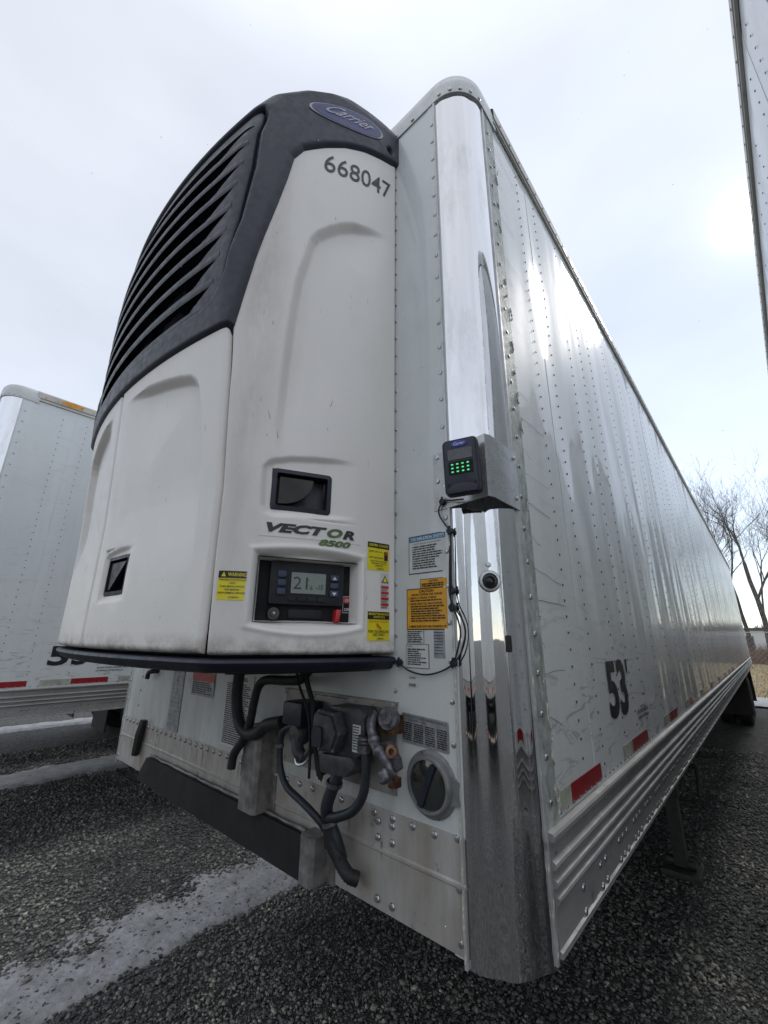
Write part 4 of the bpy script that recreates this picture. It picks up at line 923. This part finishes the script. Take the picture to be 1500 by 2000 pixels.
MB().prism(frc, rrect(ca(.33), ca(.66), cb_(.93), cb_(.79), .006), -.045, -.040).done('cover_plate', 'controller_black', cp_, bevel=.002)
MB().prism(frc, [(ca(.765), cb_(.99)), (ca(.81), cb_(.99)), (ca(.83), cb_(.78)), (ca(.775), cb_(.78))], -.045, -.012).done('rocker_switch', 'red_plastic', cp_, bevel=.003)
V, Fc = sheet(frc, ca(.875), ca(.965), cb_(.82), cb_(.54), -.0445, 1); sl = mk('switch_label', V, Fc, 'print_white', cp_, smooth=0)
V, Fc = sheet(frc, ca(.879), ca(.961), cb_(.812), cb_(.548), -.0440, 1); mk('label_ground', V, Fc, 'panel_black', cp_, smooth=0)
V, Fc = sheet(frc, ca(.879), ca(.961), cb_(.66), cb_(.548), -.0435, 1); mk('label_red', V, Fc, 'print_red', cp_, smooth=0)
m = MB(); put_text(m, frc, 'ON', ca(.895), ca(.945), cb_(.635), cb_(.585), -.043); put_text(m, frc, 'OFF', ca(.89), ca(.95), cb_(.79), cb_(.74), -.043); m.done('label_lettering', 'print_white', cp_, smooth=0)
# unit lettering
fu = surf(.555, 2.07, .002)
V, Fc = sheet(surf(.553, 2.078), -.152, .150, -.014, .030, .0012, 8); dc = mk('name_decal', V, Fc, 'unit_white', SD, smooth=60)
m = MB(); put_text(m, fu, 'VECT', -.134, .036, .006, .033, .001, .055, .28); m.done('name_lettering', 'print_black', SD, smooth=0); m = MB(); put_text(m, fu, 'R', .086, .126, .005, .032, .001, .055, .28); m.done('name_lettering', 'print_black', SD, smooth=0)
m = MB(); put_text(m, fu, 'O', .036, .086, .005, .033, .001, .055, .28); m.done('name_lettering', 'print_green', SD, smooth=0, label='green ring letter'); m = MB(); put_text(m, fu, '8500', .012, .114, -.021, -.002, .001, .045, .28); m.done('model_number', 'print_green', SD, smooth=0, label='green numerals')
m = MB(); put_text(m, surf(.315, 3.556, .001), '668047', -.138, .134, -.046, .046, .001, .002, 0, rot=.17); m.done('fleet_number', 'number_grey', SD, smooth=0)
# oval badge on the black frame
fo = surf(.495, 3.843, .015)
ang = np.linspace(0, 2 * math.pi, 57)[:-1]
def oval(s_, c):
    V = [fo(0, 0, c)]; K_ = 6
    for q in range(1, K_ + 1):
        for t in ang: V.append(fo(.148 * s_ * q / K_ * math.cos(t), .058 * s_ * q / K_ * math.sin(t) + .02 * (.148 * s_ * q / K_ * math.cos(t)) / .148, c))
    n_ = len(ang); Fc = [(0, 1 + i, 1 + (i + 1) % n_) for i in range(n_)]
    for q in range(K_ - 1):
        for i in range(n_): a = 1 + q * n_ + i; b = 1 + q * n_ + (i + 1) % n_; Fc.append((a, a + n_, b + n_, b))
    return V, Fc
V, Fc = oval(1.06, .0015); bd = mk('logo_badge', V, Fc, 'logo_silver', RU, smooth=60)
V, Fc = oval(1.0, .0025); mk('badge_face', V, Fc, 'logo_blue', bd, smooth=60)
m = MB(); put_text(m, fo, 'Carrier', -.098, .100, -.030, .026, .004, .012, .38, rot=.12); m.done('badge_lettering', 'logo_silver', bd, smooth=0)
# yellow stickers
def ysticker(u0, u1, z0, z1, label, header, rows, hcol='print_black', bg='sticker_yellow', hfrac=.25):
    uc, zc = (u0 + u1) / 2, (z0 + z1) / 2; w = (u1 - u0) * .545; h = z1 - z0; f_ = surf(uc, zc)
    V, Fc = sheet(f_, -w / 2, w / 2, -h / 2, h / 2, .0012, 6); s_ = mk('sticker', V, Fc, bg, SD, smooth=60, label=label)
    if hfrac: V, Fc = sheet(f_, -w / 2, w / 2, h / 2 - h * hfrac, h / 2, .0018, 6); mk('sticker_header', V, Fc, hcol, SD, smooth=60)
    fy = lambda a, b, c: f_(a, b, c)
    if header:
        m = MB()
        for (t_, a0, a1, b0, b1) in header: put_text(m, fy, t_, a0 * w, a1 * w, -h / 2 + b0 * h, -h / 2 + b1 * h, .0026, .015)
        m.done('sticker_title', 'sticker_yellow', SD, smooth=0)
    bycol = {}
    for r in rows:
        m = bycol.setdefault(r[5] if len(r) > 5 else 'print_black', MB())
        put_text(m, fy, r[0], r[1] * w, r[2] * w, -h / 2 + r[3] * h, -h / 2 + r[4] * h, .0026, .01)
    for c_, m in bycol.items(): m.done('sticker_text', c_, SD, smooth=0)
    return f_, w, h
f_, w, h = ysticker(.862, .985, 1.888, 1.963, 'yellow warning sticker left of the control panel', [('WARNING', -.18, .46, .81, .94)], [('WIRELESS CONTROLLED', -.47, .47, .66, .72), ('UNIT', -.1, .1, .55, .61), ('TURN MICRO SWITCH', -.42, .42, .43, .49), ('OFF BEFORE', -.25, .25, .32, .38), ('PERFORMING SERVICE', -.46, .46, .21, .27), ('COMTEH', -.1, .25, .06, .12)])
m = MB(); m.raw([f_(-.40 * w, -h / 2 + .80 * h, .0026), f_(-.24 * w, -h / 2 + .80 * h, .0026), f_(-.32 * w, -h / 2 + .96 * h, .0026)], [(0, 1, 2)]); m.done('sticker_symbol', 'sticker_yellow', SD, smooth=0)
f_, w, h = ysticker(.068, .23, 1.994, 2.080, 'yellow on and off instruction sticker, topmost at the door edge', [('REEFER ON/OFF', -.44, .44, .85, .94)], [('UNIT ON  UP', -.44, .15, .64, .70), ('UNIT OFF DOWN', -.44, .2, .42, .48), ('HOLD FOR 2 SECONDS', -.38, .38, .30, .35), ('TURN SELECTOR TO', -.35, .35, .22, .27), ('OPERATE', -.18, .18, .14, .19), ('COMTEH', -.1, .22, .04, .09)], hfrac=.2)
m = MB(); V, Fc = sheet(f_, .25 * w, .42 * w, -.12 * h, .2 * h, .0026, 2); mk('sticker_symbol', V, Fc, 'print_black', SD, smooth=0); V, Fc = sheet(f_, .27 * w, .40 * w, .06 * h, .18 * h, .0032, 2); mk('sticker_symbol', V, Fc, 'print_red', SD, smooth=0)
f_, w, h = ysticker(.064, .222, 1.790, 1.872, 'yellow maintenance switch sticker, lowest at the door edge', [('MAINTENANCE', -.46, .46, .875, .96), ('SWITCH', -.25, .25, .77, .85)], [('DO NOT TOUCH', -.42, .42, .62, .69, 'print_orange'), ('FOR TECHNICIAN', -.46, .46, .27, .36), ('USE ONLY', -.27, .27, .16, .25), ('COMTEH', -.1, .22, .04, .1)], hfrac=.27)
m = MB(); m.raw([f_(a * w, -h / 2 + b * h, .0026) for a, b in ((-.12, .58), (-.05, .6), (.0, .52), (.08, .48), (.14, .4), (.06, .38), (.0, .42), (-.1, .5))], [tuple(range(8))]); m.done('sticker_symbol', 'print_orange', SD, smooth=0)
f_, w, h = ysticker(.068, .132, 1.881, 1.988, 'narrow white warning strip with red bars', None, [], bg='sticker_white', hfrac=0)
m = MB(); m.raw([f_(-.42 * w, .22 * h, .002), f_(.42 * w, .22 * h, .002), f_(0, .44 * h, .002)], [(0, 1, 2)]); m.done('sticker_symbol', 'print_black', SD, smooth=0)
m = MB(); m.raw([f_(-.26 * w, .245 * h, .0026), f_(.26 * w, .245 * h, .0026), f_(0, .395 * h, .0026)], [(0, 1, 2)]); m.done('sticker_symbol', 'sticker_yellow', SD, smooth=0)
m = MB()
for i in range(4): V, Fc = sheet(f_, -.45 * w, .45 * w, (.06 - i * .16) * h, (.14 - i * .16) * h, .002, 1); m.raw(V, Fc)
m.done('sticker_bars', 'print_red', SD, smooth=0)
m = MB()
for i in range(4): words(m, f_, -.42 * w, .42 * w, (.0 - i * .16) * h, (.015 - i * .16) * h, .002); words(m, f_, -.42 * w, .42 * w, (.025 - i * .16) * h, (.04 - i * .16) * h, .002)
m.done('sticker_text', 'print_black', SD, smooth=0)
for mat_, cnt, u0, u1, z0_, z1_, par in (('print_grey', 26, .15, .9, 1.8, 3.3, SD), ('print_grey', 14, 1.1, 1.95, 1.8, 2.6, FD), ('print_black', 22, 2.05, 2.35, 1.9, 2.35, FD2)):
    m = MB()
    for i in range(cnt):
        u_ = random.uniform(u0, u1); z_ = random.uniform(z0_, z1_); L_ = random.uniform(.006, .035) * (1.6 if par is FD2 else 1); sl = random.uniform(-.2, .35); w_ = random.uniform(.0003, .0009); f_ = surf(u_, z_, .0006, .545 if u0 < 1 else .74)
        if par is SD and z_ < 2.34 and .27 < u_ < .86: continue
        m.raw([f_(-w_, 0, 0), f_(w_, 0, 0), f_(w_ * .6 + L_ * sl * .5, L_ * .5, 0), f_(L_ * sl, L_, 0), f_(L_ * sl * .5 - w_, L_ * .5, 0)], [(0, 1, 2, 3, 4)])
    m.done('scuffs', mat_, par, smooth=0, kind='stuff')
# hoses hanging out of the unit
hose('drain_hose', [(.27, -.10, 1.74), (.235, -.09, 1.67), (.217, -.08, 1.57), (.254, -.08, 1.489), (.316, -.08, 1.463), (.382, -.08, 1.474), (.43, -.08, 1.504), (.52, -.08, 1.525)], .021, parent=RU)
hose('drain_hose', [(.65, -.08, 1.70), (.605, -.08, 1.665), (.527, -.08, 1.655), (.404, -.08, 1.648), (.358, -.08, 1.622), (.338, -.08, 1.567), (.323, -.08, 1.498), (.29, -.08, 1.44), (.246, -.085, 1.385), (.236, -.085, 1.338)], .016, parent=RU, rib=True)

# ------------------------------------------------------------------ other trailers
TL = thing('white_trailer', 'white trailer parked left, behind the refrigeration unit, with an orange mark on its roof rail', 'trailer', (0, 0, 0), 'trailers parked side by side')
trailer(TL, False)
fs = F_side(1.3)
m = MB(); put_text(m, fs, "5", .80, .955, 1.53, 1.70, c=.0018, bold=.03); put_text(m, fs, "3", .98, 1.11, 1.53, 1.70, c=.0018, bold=.03); put_text(m, fs, "'", 1.13, 1.16, 1.65, 1.70, c=.0018, bold=.03); lm = m.done('length_marking', 'print_black', TL, smooth=0)
m = MB(); put_text(m, fs, 'BLACK HORSE CARRIERS, INC.', 1.20, 1.46, 1.49, 1.505, c=.0018, bold=.03); put_text(m, fs, 'CAROL STREAM, IL', 1.20, 1.43, 1.465, 1.478, c=.0018, bold=.03); lo = m.done('operator_lettering', 'print_dark_blue', TL, smooth=0)
om = MB().raw([(1.3155, .42, 4.03), (1.3155, .50, 4.02), (1.3155, .60, 4.03), (1.3155, .62, 4.06), (1.3155, .52, 4.07), (1.3155, .44, 4.06)], [(0, 1, 2, 3, 4, 5)]).done('orange_mark', 'orange_mark', TL, smooth=0)
TR = copy_tree(TL); tag(TR, 'white trailer at the right edge, only its rivetted roof edge in the picture', 'trailer')
T3 = copy_tree(TL); tag(T3, 'white trailer farther left, only its dark wheels showing below its neighbour', 'trailer')
for t_ in (TR, T3):
    for c_ in list(t_.children):
        if c_.name.startswith(('orange_mark', 'length_marking', 'operator_lettering')): bpy.data.objects.remove(c_)
T4 = copy_tree(T3); tag(T4, 'white trailer across the lane, its rear doors mirrored in the chrome post', 'trailer')
T5 = copy_tree(T3); tag(T5, 'second white trailer across the lane, beside the one mirrored in the post', 'trailer')
TL.location = (-4.40, -.86, 0)
TR.location = (3.42, -.02, 0); TR.rotation_euler = (0, 0, math.radians(-2.0))
T3.location = (-7.75, 15.9, 0); T3.rotation_euler = (0, 0, math.pi)
T4.location = (.2, -21.2, 0)
T5.location = (3.6, -21.0, 0)

# ------------------------------------------------------------------ ground
V = []; gx = [-900, -60, -25, -12, 0, 12, 25, 60, 900]; gy = [-900, -60, -25, 0, 15.6, 40, 60, 120, 900]
V = [(x, y, 0) for x in gx for y in gy]; n_ = len(gy); Fc = [(i * n_ + j, (i + 1) * n_ + j, (i + 1) * n_ + j + 1, i * n_ + j + 1) for i in range(len(gx) - 1) for j in range(n_ - 1)]
mk('ground', V, Fc, 'gravel', None, smooth=0, kind='structure')
V = [(x, y, .004) for x in (-300, 300) for y in (15.8, 330)]; mk('field', V, [(0, 2, 3, 1)], 'dry_grass', None, smooth=0, kind='structure')
# loose stones over the near ground
def vnoise(x, y, s, seed):
    r2 = np.random.default_rng(seed); T_ = r2.random((64, 64)); X_ = x * s; Y_ = y * s; xi = np.floor(X_).astype(int); yi = np.floor(Y_).astype(int); fx = ss(X_ - xi); fy = ss(Y_ - yi)
    g_ = lambda i, j: T_[(xi + i) % 64, (yi + j) % 64]
    return (g_(0, 0) * (1 - fx) + g_(1, 0) * fx) * (1 - fy) + (g_(0, 1) * (1 - fx) + g_(1, 1) * fx) * fy
Nst = 190000
px_ = np.empty(0); py_ = np.empty(0)
r_ = .9 + 9.2 * rng.random(Nst * 2) ** 1.05; a_ = rng.random(Nst * 2) * math.pi * 1.25 + math.radians(5)
px_ = 1.789 + r_ * np.cos(a_); py_ = -.999 + r_ * np.sin(a_)
k = (py_ > -1.0) & (px_ > -7.5); px_, py_, r_ = px_[k][:Nst], py_[k][:Nst], r_[k][:Nst]; Nst = len(px_)
base = np.array([(1, 0, 0), (-1, 0, 0), (0, 1, 0), (0, -1, 0), (0, 0, 1), (0, 0, -1)], float)
bf = np.array([(0, 2, 4), (2, 1, 4), (1, 3, 4), (3, 0, 4), (2, 0, 5), (1, 2, 5), (3, 1, 5), (0, 3, 5)])
b8 = np.array([(x, y, z) for x in (-1, 1) for y in (-1, 1) for z in (-1, 1)], float) * .62
f8 = np.array([(0, 1, 3, 2), (4, 6, 7, 5), (0, 4, 5, 1), (2, 3, 7, 6), (0, 2, 6, 4), (1, 5, 7, 3)])
sz_ = .0036 + .0070 * rng.random(Nst) ** 2.2 + .0009 * r_
sz_[rng.random(Nst) < .012] *= 1.7
VV = b8[None] + rng.normal(0, .22, (Nst, 8, 3)); VV *= np.stack([1 + .5 * rng.random(Nst), 1 + .1 * rng.random(Nst), .5 + .25 * rng.random(Nst)], -1)[:, None]
th = rng.random(Nst) * 6.283; ti = rng.normal(0, .35, Nst)
c_, s_ = np.cos(ti)[:, None], np.sin(ti)[:, None]; X, Y, Zz = VV[..., 0], VV[..., 1], VV[..., 2]; X, Zz = X * c_ - Zz * s_, X * s_ + Zz * c_
c_, s_ = np.cos(th)[:, None], np.sin(th)[:, None]; X, Y = X * c_ - Y * s_, X * s_ + Y * c_
VV = np.stack([X, Y, Zz], -1) * sz_[:, None, None] + np.stack([px_, py_, sz_ * .35 + .003 * rng.random(Nst)], -1)[:, None]
me = bpy.data.meshes.new('gravel_stones'); nv = Nst * 8; nf = Nst * 6
me.vertices.add(nv); me.vertices.foreach_set('co', VV.reshape(-1)); me.loops.add(nf * 4); me.polygons.add(nf)
li = (f8[None] + (np.arange(Nst) * 8)[:, None, None]).reshape(-1); me.loops.foreach_set('vertex_index', li.astype(np.int32)); me.polygons.foreach_set('loop_start', np.arange(nf, dtype=np.int32) * 4); me.polygons.foreach_set('loop_total', np.full(nf, 4, np.int32))
me.update(calc_edges=True); ca_ = me.color_attributes.new('tone', 'FLOAT_COLOR', 'POINT'); tn = .04 + rng.beta(1.5, 2.6, Nst) + .5 * (vnoise(px_, py_, 1.6, 21) - .5) + .3 * (vnoise(px_, py_, 5, 22) - .5); tn[rng.random(Nst) < .02] += .35; tn = np.repeat(np.clip(tn, 0, 1), 8); ca_.data.foreach_set('color', np.stack([tn, tn, tn, tn * 0 + 1], -1).reshape(-1))
me.materials.append(M['gravel_stone']); o = bpy.data.objects.new('gravel_stones', me); col.objects.link(o); tag(o, 'loose grey and tan gravel covering the yard', 'gravel', kind='stuff')
# snow strips left in the gaps between the rows
def snow(label, xl, xr, y0, y1, step, h0, sl, sr):
    xs = np.arange(min(xl) - .35, max(xr) + .2, step); ys = np.arange(y0, y1, step * 1.3); Y_, X_ = np.meshgrid(ys, xs)
    yk = np.linspace(y0, y1, len(xl)); L_ = np.interp(Y_, yk, xl); Rr = np.interp(Y_, yk, xr)
    ns = .55 * vnoise(X_, Y_, 5, 1) + .25 * vnoise(X_, Y_, 14, 2) + .2 * vnoise(X_, Y_, 38, 3); f_ = vnoise(X_, Y_, 90, 4)
    cov = np.minimum((X_ - L_) / sl, (Rr - X_) / sr) + (ns - .5) * 1.7
    Z_ = -.014 + (h0 + .014) * ss((cov + .55) / 1.35) + (f_ - .5) * .011 + (vnoise(X_, Y_, 38, 6) - .5) * .009 * (cov < 1.6)
    n0, n1 = X_.shape; idx = np.arange(n0 * n1).reshape(n0, n1); Fc = np.stack([idx[:-1, :-1], idx[1:, :-1], idx[1:, 1:], idx[:-1, 1:]], -1).reshape(-1, 4)
    keep = (Z_.reshape(-1)[Fc] > -.004).any(1)
    mk('snow', np.stack([X_, Y_, Z_], -1).reshape(-1, 3), Fc[keep], 'old_snow', None, smooth=60, kind='stuff', label=label, cat='snow', group='strips of old snow between the trailers')
snow('dirty grey snow strip crossing the gravel in front of the nearest trailer', [-1.64, -1.76, -1.84, -1.86, -1.90, -1.92], [-1.02, -1.19, -1.215, -1.235, -1.29, -1.30], -.9, 3.2, .009, .013, .40, .05)
snow('snow strip lying beyond the white trailer on the left', [-6.2, -6.25, -6.3], [-5.45, -5.25, -5.3], -.8, 9, .04, .03, .2, .15)
snow('narrow snow strip farthest to the left', [-9.95, -9.95], [-9.4, -9.4], -3, 9, .06, .04, .1, .1)
snow('clean snow strip along the edge of the dry field', [15.7 - 20] * 2, [18.4 - 16] * 2, 15.6, 18.3, .1, .05, .3, .3)
# leaves on the snow
for i, (x, y, lb) in enumerate(((-1.43, .97, 'curled brown leaf on the snow nearest the skid plate'), (-1.50, .80, 'pale crumpled leaf on the snow between two brown leaves'), (-1.40, .19, 'flat red-brown leaf on the snow nearest the bottom left corner'))):
    pts = [(0, 0), (.3, .22), (.55, .12), (.7, .38), (1, .3), (1.25, .05), (1.0, -.25), (.7, -.2), (.55, -.4), (.3, -.15)]; a0 = random.uniform(0, 6); V = []
    for a, b in pts: X_, Y_ = a * .028 - .017, b * .028; V.append((x + X_ * math.cos(a0) - Y_ * math.sin(a0), y + X_ * math.sin(a0) + Y_ * math.cos(a0), .024 + .012 * abs(b) + .004 * math.sin(a * 5)))
    V.append((x, y, .022)); mk('fallen_leaf', V, [(j, (j + 1) % 10, 10) for j in range(10)], 'leaf_brown', None, smooth=0, label=lb, cat='leaf', group='fallen leaves on the snow', loc=(x, y, .02))
# a few snowflakes in the air
m = MB()
for i in range(90):
    dd = 0.5 + 2.6 * random.random(); q = (_f + _r * random.uniform(-.9, .9) + _u * random.uniform(-1.2, 1.2)).normalized() * dd + Vector((1.789, -.999, 1.798))
    if q.y > -.03 and abs(q.x) < 1.34 and q.z > 1.08: continue
    if q.x < .97 and q.y > -.7 and q.z > 1.6: continue
    if q.x > 2.0 or q.z < .05: continue
    r0 = random.uniform(.0004, .0010) * dd ** .5; V = [q + Vector(v) * r0 * random.uniform(.7, 1.3) for v in base]; m.raw(V, [tuple(f) for f in bf])
m.done('snowflakes', 'snowflake', None, kind='stuff', label='sparse snowflakes drifting through the air', cat='snow')

# ------------------------------------------------------------------ background: trees, fence, brush, woods, shed
def tree(x, y, h, seed, label, lean=0., fork=.45, spread=1.):
    rnd = random.Random(seed); root = thing('bare_tree', label, 'tree', (x, y, 0), 'bare trees behind the fence'); tr = MB(); tw = MB()
    def grow(p, d, L, r, lvl):
        n_ = 5; P_ = [p]; q = p.copy(); dd = d.copy()
        for i in range(n_):
            dd = (dd + Vector((rnd.uniform(-1, 1), rnd.uniform(-1, 1), rnd.uniform(-.2, .5))) * (.10 if lvl < 2 else .17)).normalized(); q = q + dd * L / n_; P_.append(q.copy())
        r1 = r * (.62 if lvl < 3 else .4)
        (tr if lvl < 2 else tw).tube(P_, [r + (r1 - r) * i / n_ for i in range(n_ + 1)], 7 if lvl < 2 else (4 if lvl < 3 else 3), cap=False)
        if lvl >= 5: return
        nb = (4, 4, 4, 5, 4)[lvl]
        for i in range(nb):
            t = (1.0 if i < 2 else rnd.uniform(.3, .95)); k_ = min(int(t * n_), n_); b = P_[k_]
            az = rnd.uniform(0, 6.283); sp = rnd.uniform(.35, .75) * spread * (.8 if lvl == 0 else 1)
            o_ = dd.orthogonal().normalized(); o_.rotate(Matrix.Rotation(az, 3, dd)); nd = (dd * math.cos(sp) + o_ * math.sin(sp) + Vector((0, 0, .15))).normalized()
            grow(b, nd, L * rnd.uniform(.5, .78) * (1 if lvl else .85), max(r1 * rnd.uniform(.55, .85), .009), lvl + 1)
    grow(Vector((x, y, -.1)), Vector((lean, 0, 1)).normalized(), h * fork, h * .0115, 0)
    tr.done('trunk', 'bark', root); tw.done('crown', 'bark', root, smooth=0)
tree(1.85, 52, 21, 3, 'tall bare tree with a thick forked trunk, nearest the right edge of the picture', .06)
tree(.55, 54, 18, 11, 'slim bare tree rising beside the far end of the trailer', -.02, .42)
tree(-2.6, 58, 19, 5, 'bare tree whose twigs just clear the roof edge of the trailer', .0)
tree(5.4, 56, 17, 8, 'bare tree beyond the right edge, its twigs reaching into the picture', -.06)
tree(10.5, 55, 18, 21, 'bare tree standing well to the right behind the next trailer', 0)
F = thing('wire_fence', 'pale wire fence with a top rail crossing the far side of the field', 'fence', (3, 45, 0))
for x in np.arange(-24, 40, 3.05): MB().tube([(x, 45, 0), (x, 45, 2.5)], .035, 6).done('fence_post', 'fence_steel', F)
MB().tube([(-24, 45, 2.51), (40, 45, 2.51)], .035, 6).done('top_rail', 'fence_steel', F)
m = MB()
for x in np.arange(-24, 40, .35):
    m.tube([(x, 45, .05), (x + 2.4, 45, 2.48)], .004, 3, cap=False); m.tube([(x + 2.4, 45, .05), (x, 45, 2.48)], .004, 3, cap=False)
m.done('wire_mesh', 'fence_steel', F, smooth=0, kind='stuff')
V = []; Fc = []
for i in range(26000):
    x = random.uniform(-14, 28); y = 46 + 16 * random.random(); h = random.uniform(.5, 1.9) * (.6 + .5 * math.sin(x * .9 + y) ** 2); w = random.uniform(.01, .03); dx = random.uniform(-.3, .3); b = len(V)
    V += [(x - w, y, 0), (x + w, y, 0), (x + dx, y + random.uniform(-.2, .2), h)]; Fc.append((b, b + 1, b + 2))
mk('dry_brush', V, Fc, 'brush_brown', None, smooth=0, kind='stuff', label='reddish brown dry brush growing behind the fence', cat='brush')
V = []; Fc = []
for i in range(7000):
    x = random.uniform(-6, 10); y = 18 + 27 * random.random() ** 1.3; h = random.uniform(.04, .16); w = .012; b = len(V); dx = random.uniform(-.08, .08)
    V += [(x - w, y, 0), (x + w, y, 0), (x + dx, y, h)]; Fc.append((b, b + 1, b + 2))
mk('grass_tufts', V, Fc, 'dry_grass', None, smooth=0, kind='stuff', label='straw-coloured grass tufts on the open field', cat='grass')
V = []; Fc = []
for i in range(15000):
    x = random.uniform(-220, 330); y = 190 + 60 * random.random(); h = random.uniform(5, 11) * (.75 + .25 * math.sin(x * .05)); w = random.uniform(.3, .9); b = len(V)
    V += [(x - w, y, 0), (x + w, y, 0), (x + w * .4, y, h * .8), (x, y, h), (x - w * .5, y, h * .7)]; Fc.append((b, b + 1, b + 2, b + 3, b + 4))
mk('distant_woods', V, Fc, 'far_wood', None, smooth=0, kind='stuff', label='far-off leafless woods along the horizon', cat='woods')
B = thing('warehouse', 'low pale warehouse far beyond the fence', 'building', (4, 130, 0))
MB().box(-6, 22, 130, 150, 0, 4.2).done('wall', 'far_white', B, smooth=0); MB().box(-6.4, 22.4, 129.6, 150.4, 4.2, 4.8).done('roof', 'far_dark', B, smooth=0)
for x in (-3, 2, 7, 12, 17): MB().box(x, x + 2.4, 129.85, 130, .3, 3).done('door', 'far_dark', B, smooth=0)
